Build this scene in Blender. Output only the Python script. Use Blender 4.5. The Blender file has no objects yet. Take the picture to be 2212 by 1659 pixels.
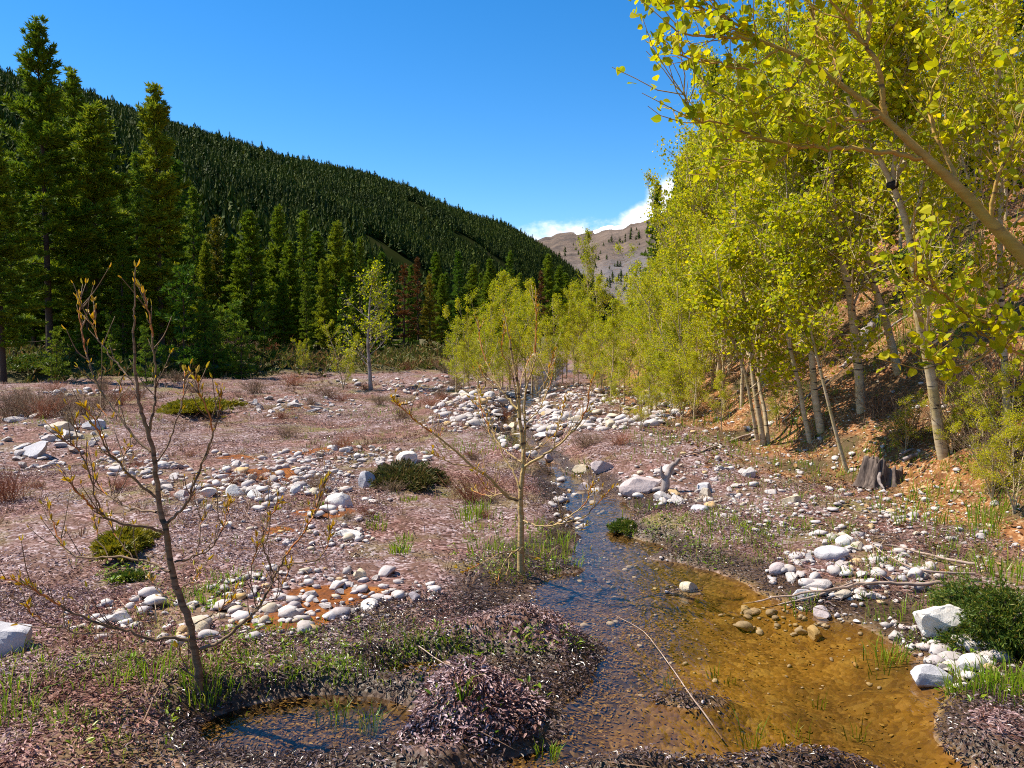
import bpy, math, random
import numpy as np
from math import radians as R, sin, cos, pi, sqrt

random.seed(7)
rng = np.random.default_rng(7)
scene = bpy.context.scene
COL = scene.collection

# ------------------------------------------------------------------ camera model
F = 1790.0; CX, CY = 1106.0, 829.5; HOR = 720.0; CAMZ = 1.7
PITCH = math.atan((CY - HOR) / F)
cp, sp = cos(PITCH), sin(PITCH)
def ray(px, py):
    a = (px - CX) / F; b = -(py - CY) / F
    return np.array([a, cp + b * sp, -sp + b * cp])
def at(px, py, d):
    """point at world distance y = d seen at photo position px, py (measured on the 2212 px wide view)"""
    v = ray(px, py); return np.array([0, 0, CAMZ]) + v * (d / v[1])
def flat(px, py, z=0.0):
    v = ray(px, py); k = (z - CAMZ) / v[2]; return v[0] * k, v[1] * k

# ------------------------------------------------------------------ noise
def _h(ix, iy, iz, seed):
    n = (ix * 374761393 + iy * 668265263 + iz * 2147483647 + seed * 1274126177) & 0xFFFFFFFF
    n = ((n ^ (n >> 13)) * 1274126177) & 0xFFFFFFFF
    n = n ^ (n >> 16)
    return (n & 0xFFFF) / 65535.0
def vn2(x, y, seed=0):
    x = np.asarray(x, float); y = np.asarray(y, float)
    ix = np.floor(x).astype(np.int64); iy = np.floor(y).astype(np.int64)
    fx = x - ix; fy = y - iy
    fx = fx * fx * (3 - 2 * fx); fy = fy * fy * (3 - 2 * fy)
    a = _h(ix, iy, 0, seed); b = _h(ix + 1, iy, 0, seed); c = _h(ix, iy + 1, 0, seed); d = _h(ix + 1, iy + 1, 0, seed)
    return (a + (b - a) * fx) * (1 - fy) + (c + (d - c) * fx) * fy
def fbm(x, y, oct=4, seed=0):
    s = 0; a = 0.5; t = 0
    for o in range(oct):
        s = s + a * vn2(np.asarray(x) * 2 ** o + 17.3 * o, np.asarray(y) * 2 ** o - 9.1 * o, seed + o); t += a; a *= 0.5
    return s / t
def vn3(p, seed=0):
    i = np.floor(p).astype(np.int64); f = p - i; f = f * f * (3 - 2 * f)
    r = 0
    for dx in (0, 1):
        for dy in (0, 1):
            for dz in (0, 1):
                w = (f[:, 0] if dx else 1 - f[:, 0]) * (f[:, 1] if dy else 1 - f[:, 1]) * (f[:, 2] if dz else 1 - f[:, 2])
                r = r + w * _h(i[:, 0] + dx, i[:, 1] + dy, i[:, 2] + dz, seed)
    return r
def fbm3(p, oct=3, seed=0):
    s = 0; a = .5; t = 0
    for o in range(oct):
        s = s + a * vn3(p * 2 ** o + 5.7 * o, seed + o); t += a; a *= .5
    return s / t
def ss(a, b, x):
    t = np.clip((np.asarray(x, float) - a) / (b - a), 0, 1); return t * t * (3 - 2 * t)

# ------------------------------------------------------------------ terrain
# stream edges read off the photograph (left, right, row) and laid on the valley floor
_st = [(880, 2150, 1720), (1010, 2080, 1640), (1185, 2000, 1590), (1190, 1930, 1500), (1270, 1850, 1410), (1140, 1740, 1330), (1150, 1690, 1300), (1200, 1560, 1250),
       (1225, 1450, 1200), (1240, 1400, 1150), (1228, 1378, 1100), (1210, 1330, 1070), (1185, 1290, 1035), (1175, 1235, 1010),
       (1120, 1195, 985), (1090, 1168, 960), (1080, 1150, 930), (1075, 1130, 905), (1100, 1150, 880), (1130, 1170, 850), (1170, 1200, 820), (1210, 1225, 790)]
_y = []; _l = []; _r = []
for l, r, y in _st:
    a = flat(l, y); b = flat(r, y); _y.append(a[1]); _l.append(a[0]); _r.append(b[0])
_y = np.array(_y); _l = np.array(_l); _r = np.array(_r)
_ty = np.array([0, 6, 8.5, 11, 14.5, 23, 38, 60, 100, 300, 900, 3000.])
_tx = np.array([4.3, 4.0, 3.75, 3.3, 2.75, 2.9, 3.6, 5.5, 11, 38, 112, 380.])
def toe(y): return np.interp(y, _ty, _tx)
MOUND = flat(1015, 1560); ARM = flat(680, 1545)
def ell(x, y, px, py, rx, ry):
    cx, cy = flat(px, py); ex = abs(flat(px + rx, py)[0] - cx); ey = abs(flat(px, py - ry)[1] - flat(px, py + ry)[1]) / 2
    return ((x - cx) / ex) ** 2 + ((y - cy) / ey) ** 2
def stream_s(x, y):
    """metres inside the stream (positive) or away from it (negative)"""
    wob = (fbm(x * 2.3, y * 2.3, 3, 91) - .5) * .35
    s = np.minimum(x - np.interp(y, _y, _l), np.interp(y, _y, _r) - x) + wob * .8 + .20 * ss(5.3, 4.6, y) * ss(.2, .9, x) + .08
    e = np.minimum((1.15 - ell(x, y, 670, 1552, 250, 70)) * .6, .35) + wob * .6
    e2 = np.minimum((1 - ell(x, y, 1010, 1440, 210, 36)) * .45, .22) + wob * .6
    s = np.maximum(s, np.maximum(e, e2))
    return s
def H(x, y):
    x = np.asarray(x, float); y = np.asarray(y, float)
    far = ss(60, 140, y)
    rel = (fbm(x / 2.7, y / 2.7, 4, 3) - .5) * (.32 + .30 * ss(8, 16, y)) + (fbm(x / .55, y / .55, 3, 8) - .5) * .12
    rel = rel + .10 * ss(0.45, .75, fbm(x / 6., y / 6., 2, 21)) + .025
    z = rel * (1 - .6 * far) + .05
    s = stream_s(x, y)
    k = ss(-.42, .42, s)
    bed = -.11 + (fbm(x / .3, y / .3, 3, 33) - .5) * .09 + (fbm(x / 1.3, y / 1.3, 2, 35) - .5) * .06
    z = z * (1 - k) + bed * k
    z = np.where(z > 0, z * (1 - .85 * ss(3.75, 3.25, y) * ss(-1.9, -1.2, x)) * (1 - .35 * ss(6.5, 5, y)), z)
    # litter mound, mossy spit and mud bars
    mr = ((x - MOUND[0]) / .28) ** 2 + ((y - MOUND[1]) / .21) ** 2 + (fbm(x / .3, y / .3, 3, 43) - .5) * .9
    z = z + .17 * np.exp(-np.clip(mr, 0, None) ** 1.4)
    for (px, py, rx, ry, h) in ((1150, 1392, 150, 26, .17), (1480, 1268, 85, 20, .13), (1440, 1195, 60, 9, .08), (1400, 1140, 75, 16, .14), (1260, 1222, 70, 6, .06),
                                (1490, 1500, 130, 22, .10), (1720, 1650, 240, 34, .14), (1890, 1600, 60, 30, .07), (1330, 1645, 160, 30, .11), (2130, 1600, 100, 60, .12), (1060, 1440, 170, 20, .05), (1000, 1650, 200, 20, .08)):
        z = z + h * np.exp(-ell(x, y, px, py, rx, ry))
    t = x - toe(y)
    up = np.clip(t, 0, None)
    rise = .64 * up * ss(-.2, .8, up) * (1 - .35 * ss(20, 60, up)) + (fbm(x / 1.9, y / 1.9, 4, 55) - .5) * .75 * ss(.3, 2.5, t)
    z = z + rise
    # low cut bank in front of the forest on the left
    e = y - (27.5 + .28 * np.clip(x + 20, 0, None)) + (fbm(x / 5., y / 5., 2, 77) - .5) * 6
    z = z + .42 * ss(0, 3.0, e) * ss(3, -5, x) * (1 - .5 * far)
    z = z + .35 * ss(0, 6, -x - 9 + (y - 14) * .2) * ss(30, 12, y)
    return z
def Hs(x, y): return float(H(np.array([x]), np.array([y]))[0])
_dd = np.concatenate([np.linspace(1.6, 16, 360), np.geomspace(16.05, 900, 420)])
def G(px, py):
    """where the photograph's pixel meets the ground"""
    v = ray(px, py); xs = v[0] / v[1] * _dd; zs = CAMZ + v[2] / v[1] * _dd
    g = H(xs, _dd) - zs
    i = int(np.argmax(g > 0)) if (g > 0).any() else len(_dd) - 1
    if i > 0:
        w = g[i - 1] / (g[i - 1] - g[i]) if g[i] != g[i - 1] else 0
        d = _dd[i - 1] + (_dd[i] - _dd[i - 1]) * min(max(w, 0), 1)
    else: d = _dd[0]
    x = v[0] / v[1] * d
    return np.array([x, d, Hs(x, d)])

# ------------------------------------------------------------------ mesh helpers
class MB:
    def __init__(s): s.v = []; s.f = {}; s.n = 0
    def add(s, V, Fs, mat=0):
        V = np.asarray(V, np.float32).reshape(-1, 3)
        for Fa in (Fs if isinstance(Fs, (list, tuple)) else [Fs]):
            Fa = np.asarray(Fa, np.int64); s.f.setdefault((Fa.shape[1], mat), []).append(Fa + s.n)
        s.v.append(V); s.n += len(V)
    def build(s, name, mats, parent=None, smooth=True, attrs=None, sharp=0):
        me = bpy.data.meshes.new(name)
        V = np.concatenate(s.v) if s.v else np.zeros((0, 3), np.float32)
        me.vertices.add(len(V)); me.vertices.foreach_set('co', V.ravel())
        idx = []; start = []; mi = []; off = 0
        for (k, m), fl in s.f.items():
            Fa = np.concatenate(fl); idx.append(Fa.ravel()); start.append(off + np.arange(len(Fa)) * k); off += Fa.size
            mi.append(np.full(len(Fa), m, np.int32))
        idx = np.concatenate(idx).astype(np.int32); start = np.concatenate(start).astype(np.int32); mi = np.concatenate(mi)
        me.loops.add(len(idx)); me.loops.foreach_set('vertex_index', idx)
        me.polygons.add(len(start)); me.polygons.foreach_set('loop_start', start)
        me.polygons.foreach_set('material_index', mi)
        me.polygons.foreach_set('use_smooth', np.full(len(start), smooth, bool))
        for m in (mats if isinstance(mats, (list, tuple)) else [mats]): me.materials.append(m)
        if attrs:
            for an, arr in attrs.items():
                a = me.color_attributes.new(an, 'FLOAT_COLOR', 'POINT'); a.data.foreach_set('color', np.asarray(arr, np.float32).ravel())
        me.update(calc_edges=True); me.validate()
        if sharp: me.set_sharp_from_angle(angle=sharp)
        o = bpy.data.objects.new(name, me); COL.objects.link(o)
        if parent is not None: o.parent = parent
        return o

def tube(mb, P, r, sides=6, mat=0, cap=True):
    P = np.asarray(P, float); n = len(P)
    r = np.broadcast_to(np.asarray(r, float), (n,))
    T = np.gradient(P, axis=0); T /= np.linalg.norm(T, axis=1, keepdims=True) + 1e-9
    ref = np.array([0.31, 0.22, .92]) if abs(T[0][2]) < .8 else np.array([.93, .31, .2])
    A = np.cross(T, ref); A /= np.linalg.norm(A, axis=1, keepdims=True) + 1e-9
    B = np.cross(T, A)
    th = np.arange(sides) / sides * 2 * pi
    V = P[:, None, :] + r[:, None, None] * (A[:, None, :] * np.cos(th)[None, :, None] + B[:, None, :] * np.sin(th)[None, :, None])
    i = np.arange(n - 1)[:, None] * sides; j = np.arange(sides)[None, :]; j2 = (j + 1) % sides
    q = np.stack([i + j, i + j2, i + sides + j2, i + sides + j], -1).reshape(-1, 4)
    V = V.reshape(-1, 3)
    fs = [q]
    if cap:
        V = np.vstack([V, P[-1:] + T[-1:] * r[-1]]); b = (n - 1) * sides; c = n * sides
        jj = np.arange(sides); fs.append(np.stack([b + jj, b + (jj + 1) % sides, np.full(sides, c)], -1))
    mb.add(V, fs, mat)

def smoothline(P, n=None, jit=0.0, rg=None):
    """Catmull-Rom through P"""
    P = np.asarray(P, float)
    if len(P) == 2: return P[0] + (P[1] - P[0]) * np.linspace(0, 1, 4)[:, None]
    n = n or 3
    Q = np.vstack([2 * P[0] - P[1], P, 2 * P[-1] - P[-2]]); out = []
    for i in range(1, len(Q) - 2):
        for t in np.arange(n) / n:
            a, b, c, d = Q[i - 1], Q[i], Q[i + 1], Q[i + 2]
            out.append(.5 * ((2 * b) + (c - a) * t + (2 * a - 5 * b + 4 * c - d) * t * t + (3 * b - a - 3 * c + d) * t ** 3))
    out.append(P[-1]); out = np.array(out)
    if jit: out[1:-1] += (rg or rng).normal(0, jit, out[1:-1].shape)
    return out

def leaves(mb, C, U, N, L, W, fold=.12, mat=0, curl=0.0):
    """leaf blades: base points C, directions U, normals N, lengths L, width ratio W -> two folded quads each"""
    C = np.asarray(C, float); n = len(C)
    if n == 0: return
    U = U / (np.linalg.norm(U, axis=1, keepdims=True) + 1e-9)
    S = np.cross(N, U); S /= np.linalg.norm(S, axis=1, keepdims=True) + 1e-9
    N = np.cross(U, S)
    L = np.broadcast_to(L, (n,))[:, None]; W = np.broadcast_to(W, (n,))[:, None] * L
    V = np.empty((n, 6, 3))
    V[:, 0] = C
    V[:, 1] = C + U * L * .34 + S * W * .5 + N * W * fold
    V[:, 2] = C + U * L * .74 + S * W * .36 + N * (W * fold - L * curl * .5)
    V[:, 3] = C + U * L - N * L * curl
    V[:, 4] = C + U * L * .74 - S * W * .36 + N * (W * fold - L * curl * .5)
    V[:, 5] = C + U * L * .34 - S * W * .5 + N * W * fold
    b = np.arange(n)[:, None] * 6
    mb.add(V.reshape(-1, 3), [b + np.array([[0, 3, 2, 1]]), b + np.array([[0, 5, 4, 3]])], mat)

def blades(mb, C, D, L, w, bend, mat=0):
    """grass blades: base C, lean direction D (horizontal, with length = lean), length L, width w"""
    n = len(C)
    if n == 0: return
    C = np.asarray(C, float); D = np.asarray(D, float)
    L = np.broadcast_to(L, (n,))[:, None]; w = np.broadcast_to(w, (n,))[:, None]; bend = np.broadcast_to(bend, (n,))[:, None]
    a = rng.uniform(0, 2 * pi, n); S = np.stack([np.cos(a), np.sin(a), np.zeros(n)], -1)
    up = np.array([[0, 0, 1.]])
    P0 = C; P1 = C + up * L * .5 + D * L * .22; P2 = C + up * L * (.92 - .35 * bend) + D * L * (.55 + .4 * bend)
    V = np.empty((n, 5, 3)); V[:, 0] = P0 - S * w * .5; V[:, 1] = P0 + S * w * .5; V[:, 2] = P1 + S * w * .42; V[:, 3] = P1 - S * w * .42; V[:, 4] = P2
    b = np.arange(n)[:, None] * 5
    mb.add(V.reshape(-1, 3), [b + np.array([[0, 1, 2, 3]]), b + np.array([[3, 2, 4]])], mat)

def rdir(n, rg=rng):
    v = rg.normal(size=(n, 3)); return v / np.linalg.norm(v, axis=1, keepdims=True)

def tag(o, label=None, cat=None, group=None, kind=None):
    if label: o['label'] = label
    if cat: o['category'] = cat
    if group: o['group'] = group
    if kind: o['kind'] = kind
    return o
def empty(name, loc, rz=0, s=1.0):
    o = bpy.data.objects.new(name, None); COL.objects.link(o); o.location = loc; o.rotation_euler = (0, 0, rz)
    o.scale = (s, s, s) if not isinstance(s, (tuple, list)) else s; o.empty_display_size = .2; return o
def copy_tree(o, parent=None):
    c = o.copy(); COL.objects.link(c)
    if parent is not None: c.parent = parent
    for ch in [k for k in bpy.data.objects if k.parent == o] if not hasattr(o, '_k') else o._k: copy_tree(ch, c)
    return c
class Kind:
    """a kind of thing kept as its first built object; later ones are copies of it and of its parts"""
    def __init__(s, name, parts): s.name = name; s.parts = parts; s.first = True   # parts: [(name, MB, mats, smooth)]
    def place(s, loc, rz, sc, label, cat, group=None, tilt=None):
        e = empty(s.name, loc, rz, sc)
        if tilt: e.rotation_euler = (tilt[0], tilt[1], rz)
        tag(e, label, cat, group)
        if s.first:
            s.objs = [mb.build(pn, mats, e, sm) for pn, mb, mats, sm in s.parts]; s.first = False
        else:
            for o in s.objs:
                c = o.copy(); COL.objects.link(c); c.parent = e
        return e

# ------------------------------------------------------------------ materials
def newmat(name):
    m = bpy.data.materials.new(name); m.use_nodes = True; nt = m.node_tree; nt.nodes.clear()
    o = nt.nodes.new('ShaderNodeOutputMaterial'); return m, nt, o
def nd(nt, t, **kw):
    n = nt.nodes.new(t)
    for k, v in kw.items():
        if k in n.inputs: n.inputs[k].default_value = v
        else: setattr(n, k, v)
    return n
def ramp(nt, fac, stops, interp='LINEAR'):
    r = nt.nodes.new('ShaderNodeValToRGB'); e = r.color_ramp; e.interpolation = interp
    while len(e.elements) < len(stops): e.elements.new(.5)
    for el, (p, c) in zip(e.elements, stops): el.position = p; el.color = (*c, 1)
    if fac is not None: nt.links.new(fac, r.inputs[0])
    return r.outputs[0]
def mix(nt, f, a, b, mode='MIX'):
    m = nt.nodes.new('ShaderNodeMix'); m.data_type = 'RGBA'; m.blend_type = mode
    for sock, val in ((m.inputs[0], f), (m.inputs[6], a), (m.inputs[7], b)):
        if isinstance(val, (int, float)): sock.default_value = val
        elif isinstance(val, (tuple, list)): sock.default_value = (*val, 1) if len(val) == 3 else val
        else: nt.links.new(val, sock)
    return m.outputs[2]
def mth(nt, op, a, b=None, c=None, clamp=False):
    m = nt.nodes.new('ShaderNodeMath'); m.operation = op; m.use_clamp = clamp
    for i, v in enumerate((a, b, c)):
        if v is None: continue
        if isinstance(v, (int, float)): m.inputs[i].default_value = v
        else: nt.links.new(v, m.inputs[i])
    return m.outputs[0]
def noise(nt, vec, scale, detail=4, rough=.55, out='Fac', dist=0):
    n = nd(nt, 'ShaderNodeTexNoise', Scale=scale, Detail=detail, Roughness=rough, Distortion=dist)
    if vec is not None: nt.links.new(vec, n.inputs['Vector'])
    return n.outputs[out]
def coords(nt, which='Object'): return nt.nodes.new('ShaderNodeTexCoord').outputs[which]

def leaf_mat(name, stops, trans=.45, rough=.45, spec=.3, obj_var=.0, patch=None):
    m, nt, o = newmat(name)
    g = nt.nodes.new('ShaderNodeNewGeometry')
    c = ramp(nt, g.outputs['Random Per Island'], stops)
    if obj_var:
        oi = nt.nodes.new('ShaderNodeObjectInfo')
        hs = nt.nodes.new('ShaderNodeHueSaturation')
        nt.links.new(mth(nt, 'MULTIPLY_ADD', oi.outputs['Random'], .05 * obj_var, .5 - .025 * obj_var), hs.inputs['Hue'])
        nt.links.new(mth(nt, 'MULTIPLY_ADD', oi.outputs['Random'], -.5 * obj_var, 1 + .25 * obj_var), hs.inputs['Value'])
        nt.links.new(c, hs.inputs['Color']); c = hs.outputs[0]
    if patch:
        for (col, sc_, lo_, hi_, am_) in patch:
            f_ = ramp(nt, noise(nt, coords(nt), sc_, 4, .6), [(lo_, (0, 0, 0)), (hi_, (1, 1, 1))]); c = mix(nt, mth(nt, 'MULTIPLY', f_, am_), c, mix(nt, 1., c, col, 'MULTIPLY'))
    p = nd(nt, 'ShaderNodeBsdfPrincipled', Roughness=rough); p.inputs['Specular IOR Level'].default_value = spec
    nt.links.new(c, p.inputs['Base Color'])
    if trans > 0:
        t = nt.nodes.new('ShaderNodeBsdfTranslucent'); nt.links.new(c, t.inputs['Color'])
        s = nd(nt, 'ShaderNodeMixShader'); s.inputs[0].default_value = trans
        nt.links.new(p.outputs[0], s.inputs[1]); nt.links.new(t.outputs[0], s.inputs[2]); nt.links.new(s.outputs[0], o.inputs[0])
    else: nt.links.new(p.outputs[0], o.inputs[0])
    return m
def bark_mat(name, c1, c2, c3=None, scale=(1, 1, 6), ns=6., bump=.3, rough=.85, bands=False, dark=(.02, .015, .012)):
    m, nt, o = newmat(name); tc = coords(nt)
    mp = nd(nt, 'ShaderNodeMapping'); mp.inputs['Scale'].default_value = scale; nt.links.new(tc, mp.inputs[0])
    n1 = noise(nt, mp.outputs[0], ns, 5, .6); c = ramp(nt, n1, [(.32, c1), (.66, c2)])
    n2 = noise(nt, tc, 3., 3, .6)
    if c3: c = mix(nt, ramp(nt, n2, [(.48, (0, 0, 0)), (.66, (1, 1, 1))]), c, c3)
    if bands:
        mp2 = nd(nt, 'ShaderNodeMapping'); mp2.inputs['Scale'].default_value = (5, 5, 28); nt.links.new(tc, mp2.inputs[0])
        n3 = noise(nt, mp2.outputs[0], 1.0, 3, .5)
        c = mix(nt, ramp(nt, n3, [(.60, (0, 0, 0)), (.66, (1, 1, 1))]), c, dark)
    p = nd(nt, 'ShaderNodeBsdfPrincipled', Roughness=rough); nt.links.new(c, p.inputs['Base Color'])
    p.inputs['Specular IOR Level'].default_value = .25
    b = nd(nt, 'ShaderNodeBump', Strength=bump, Distance=.01); nt.links.new(n1, b.inputs['Height']); nt.links.new(b.outputs[0], p.inputs['Normal'])
    nt.links.new(p.outputs[0], o.inputs[0]); return m
def rock_mat(name, island=False):
    m, nt, o = newmat(name); tc = coords(nt)
    rnd = nt.nodes.new('ShaderNodeNewGeometry').outputs['Random Per Island'] if island else nt.nodes.new('ShaderNodeObjectInfo').outputs['Random']
    base = ramp(nt, rnd, [(0, (.42, .37, .35)), (.22, (.60, .54, .51)), (.42, (.50, .44, .43)), (.6, (.68, .62, .57)), (.74, (.52, .43, .39)),
                          (.86, (.56, .46, .32)), (.93, (.36, .31, .31)), (.97, (.55, .34, .12))], 'CONSTANT' if island else 'LINEAR')
    off = nt.nodes.new('ShaderNodeVectorMath'); off.operation = 'ADD'; nt.links.new(tc, off.inputs[0])
    cx = nt.nodes.new('ShaderNodeCombineXYZ'); nt.links.new(mth(nt, 'MULTIPLY', rnd, 37.), cx.inputs[0]); nt.links.new(cx.outputs[0], off.inputs[1])
    v = off.outputs[0]
    n1 = noise(nt, v, 2.2 if not island else 9, 6, .65); n2 = noise(nt, v, 11. if not island else 50, 5, .7); n3 = noise(nt, v, 45., 3, .6)
    c = mix(nt, ramp(nt, n1, [(.35, (0, 0, 0)), (.7, (1, 1, 1))]), base, (.40, .33, .27), 'MIX')
    mm = nt.nodes.new('ShaderNodeMix'); mm.data_type = 'RGBA'; mm.inputs[0].default_value = .6
    nt.links.new(base, mm.inputs[6]); nt.links.new(c, mm.inputs[7]); c = mm.outputs[2]
    c = mix(nt, mth(nt, 'MULTIPLY', ramp(nt, n2, [(.55, (0, 0, 0)), (.68, (1, 1, 1))]), .55), c, (.20, .17, .15))
    c = mix(nt, mth(nt, 'MULTIPLY', ramp(nt, n3, [(.5, (0, 0, 0)), (.75, (1, 1, 1))]), .35), c, (.68, .64, .62))
    p = nd(nt, 'ShaderNodeBsdfPrincipled', Roughness=.85); p.inputs['Specular IOR Level'].default_value = .2; nt.links.new(c, p.inputs['Base Color'])
    hgt = mth(nt, 'ADD', mth(nt, 'MULTIPLY', n1, .6), mth(nt, 'ADD', mth(nt, 'MULTIPLY', n2, .45), mth(nt, 'MULTIPLY', n3, .2)))
    b = nd(nt, 'ShaderNodeBump', Strength=.55, Distance=.05 if not island else .01); nt.links.new(hgt, b.inputs['Height']); nt.links.new(b.outputs[0], p.inputs['Normal'])
    nt.links.new(p.outputs[0], o.inputs[0]); return m

M = {}
M['aspen_leaf'] = leaf_mat('aspen_leaf', [(0, (.22, .29, .008)), (.3, (.42, .44, .005)), (.6, (.60, .55, .004)), (.8, (.34, .40, .007)), (1, (.78, .64, .005))], .56, .55, .18, .35)
M['pine_needles'] = leaf_mat('pine_needles', [(0, (.075, .135, .010)), (.5, (.145, .21, .010)), (1, (.27, .30, .010))], .40, .6, .15, .8)
M['spruce_needles'] = leaf_mat('spruce_needles', [(0, (.06, .130, .012)), (.5, (.115, .195, .012)), (1, (.21, .26, .012))], .38, .6, .15, .9)
M['yellow_needles'] = leaf_mat('yellow_needles', [(0, (.17, .17, .010)), (.5, (.25, .21, .010)), (1, (.32, .23, .012))], .25, .5, .3, .5)
M['rust_needles'] = leaf_mat('rust_needles', [(0, (.22, .045, .010)), (.5, (.16, .06, .012)), (1, (.09, .06, .012))], .2, .6, .2, .4)
M['hill_needles'] = leaf_mat('hill_needles', [(0, (.018, .036, .004)), (.4, (.034, .060, .004)), (.8, (.060, .082, .005)), (1, (.090, .098, .008))], .15, .7, .1, 0, [((.55, .62, .7), .022, .45, .6, .8), ((1.35, 1.2, .9), .05, .55, .66, .6)])
M['juniper'] = leaf_mat('juniper', [(0, (.045, .090, .010)), (.5, (.080, .130, .012)), (.85, (.14, .16, .012)), (1, (.24, .17, .02))], .3, .5, .3)
M['juniper_gold'] = leaf_mat('juniper_gold', [(0, (.16, .17, .008)), (.5, (.24, .21, .008)), (1, (.32, .24, .012))], .3, .5, .3)
M['juniper_brown'] = leaf_mat('juniper_brown', [(0, (.05, .07, .014)), (.5, (.09, .085, .018)), (1, (.15, .09, .03))], .25, .6, .2)
M['grass'] = leaf_mat('grass_blade', [(0, (.13, .25, .010)), (.5, (.22, .34, .012)), (.85, (.32, .38, .02)), (1, (.38, .33, .06))], .45, .4, .4)
M['herb'] = leaf_mat('herb_leaf', [(0, (.13, .24, .012)), (.5, (.22, .34, .014)), (1, (.36, .38, .02))], .4, .4, .4)
M['straw'] = leaf_mat('straw', [(0, (.36, .23, .12)), (.5, (.24, .12, .07)), (1, (.50, .38, .24))], .15, .6, .3)
M['litter'] = leaf_mat('dead_leaf', [(0, (.05, .02, .016)), (.28, (.15, .07, .06)), (.5, (.30, .20, .205)), (.75, (.45, .34, .35)), (.92, (.64, .53, .54)), (1, (.28, .13, .05))], .08, .55, .3, 0, [((.85, .50, .36), .75, .46, .60, .8), ((.60, .46, .32), 2.3, .50, .62, .7), ((.60, .64, .24), 1.2, .60, .68, .75)])
M['wet_litter'] = leaf_mat('wet_leaf', [(0, (.025, .012, .010)), (.4, (.07, .04, .03)), (.75, (.14, .09, .07)), (1, (.25, .18, .17))], .05, .28, .5)
M['bed_litter'] = leaf_mat('sunken_leaf', [(0, (.12, .06, .016)), (.45, (.20, .11, .022)), (.8, (.30, .18, .035)), (1, (.42, .28, .09))], .05, .6, .3)
M['bud'] = leaf_mat('bud', [(0, (.52, .28, .010)), (.5, (.62, .36, .010)), (1, (.46, .40, .02))], .4, .35, .5)
M['shoot'] = bark_mat('shoot', (.42, .11, .03), (.50, .19, .04), None, (1, 1, 4), 8, .15, .5)
M['sapling_bark2'] = bark_mat('golden_sapling_bark', (.36, .22, .07), (.52, .37, .17), (.44, .30, .10), (1, 1, 8), 9, .35, .7, True, (.10, .06, .03))
M['sapling_bark'] = bark_mat('sapling_bark', (.10, .058, .034), (.27, .17, .095), (.19, .12, .05), (1, 1, 8), 9, .35, .7, True, (.06, .045, .03))
M['aspen_bark'] = bark_mat('aspen_bark', (.40, .28, .14), (.58, .46, .29), (.40, .30, .11), (1, 1, 4), 5, .2, .7, True, (.05, .04, .03))
M['hero_bark'] = bark_mat('leaning_bark', (.36, .19, .035), (.52, .33, .08), (.34, .24, .03), (2, 2, 9), 5, .35, .65, True, (.12, .08, .04))
M['twig'] = bark_mat('twig_bark', (.16, .10, .06), (.27, .18, .11), None, (1, 1, 3), 10, .1, .8)
M['red_twig'] = bark_mat('red_twig', (.20, .06, .03), (.34, .14, .07), None, (1, 1, 3), 10, .1, .8)
M['dark_bark'] = bark_mat('pine_bark', (.035, .022, .016), (.10, .065, .045), None, (1, 1, 2), 12, .6, .9)
M['burl'] = bark_mat('burl', (.010, .008, .007), (.04, .03, .025), None, (1, 1, 1), 30, .8, .9)
M['dead_wood'] = bark_mat('dead_wood', (.20, .155, .135), (.42, .35, .32), (.14, .10, .085), (6, 6, 1), 4, .5, .85)
M['stump_wood'] = bark_mat('stump_wood', (.035, .024, .02), (.21, .155, .125), (.10, .07, .055), (9, 9, .8), 3.5, .9, .9)
M['stick'] = bark_mat('stick_bark', (.24, .15, .10), (.45, .34, .27), None, (2, 2, 2), 8, .2, .8)
M['rock'] = rock_mat('river_rock'); M['pebble'] = rock_mat('pebble_stone', True)

def plain_rock(name, c1, c2, c3):
    m, nt, o = newmat(name); tc = coords(nt)
    n1 = noise(nt, tc, 1.6, 6, .62); n2 = noise(nt, tc, 9., 6, .7); n3 = noise(nt, tc, 30., 4, .7)
    c = ramp(nt, n1, [(.3, c1), (.7, c2)])
    c = mix(nt, mth(nt, 'MULTIPLY', ramp(nt, n2, [(.54, (0, 0, 0)), (.66, (1, 1, 1))]), .5), c, c3)
    c = mix(nt, mth(nt, 'MULTIPLY', ramp(nt, n3, [(.52, (0, 0, 0)), (.7, (1, 1, 1))]), .35), c, (.3, .27, .25))
    p = nd(nt, 'ShaderNodeBsdfPrincipled', Roughness=.85); p.inputs['Specular IOR Level'].default_value = .2; nt.links.new(c, p.inputs['Base Color'])
    b = nd(nt, 'ShaderNodeBump', Strength=.35, Distance=.04)
    nt.links.new(mth(nt, 'ADD', n1, mth(nt, 'ADD', mth(nt, 'MULTIPLY', n2, .5), mth(nt, 'MULTIPLY', n3, .25))), b.inputs['Height']); nt.links.new(b.outputs[0], p.inputs['Normal'])
    nt.links.new(p.outputs[0], o.inputs[0]); return m
M['pale_rock'] = plain_rock('pale_rock', (.66, .60, .52), (.74, .70, .66), (.55, .44, .34))
M['grey_rock'] = plain_rock('grey_rock', (.40, .38, .39), (.55, .52, .52), (.30, .27, .27))
M['tan_rock'] = plain_rock('tan_rock', (.60, .46, .28), (.68, .58, .42), (.46, .28, .12))
M['pink_rock'] = plain_rock('pink_rock', (.44, .35, .33), (.55, .46, .44), (.32, .24, .22))
M['orange_rock'] = plain_rock('orange_rock', (.55, .32, .10), (.62, .42, .18), (.40, .2, .06))
M['dark_rock'] = plain_rock('dark_rock', (.24, .20, .21), (.36, .31, .32), (.15, .12, .12))

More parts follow.
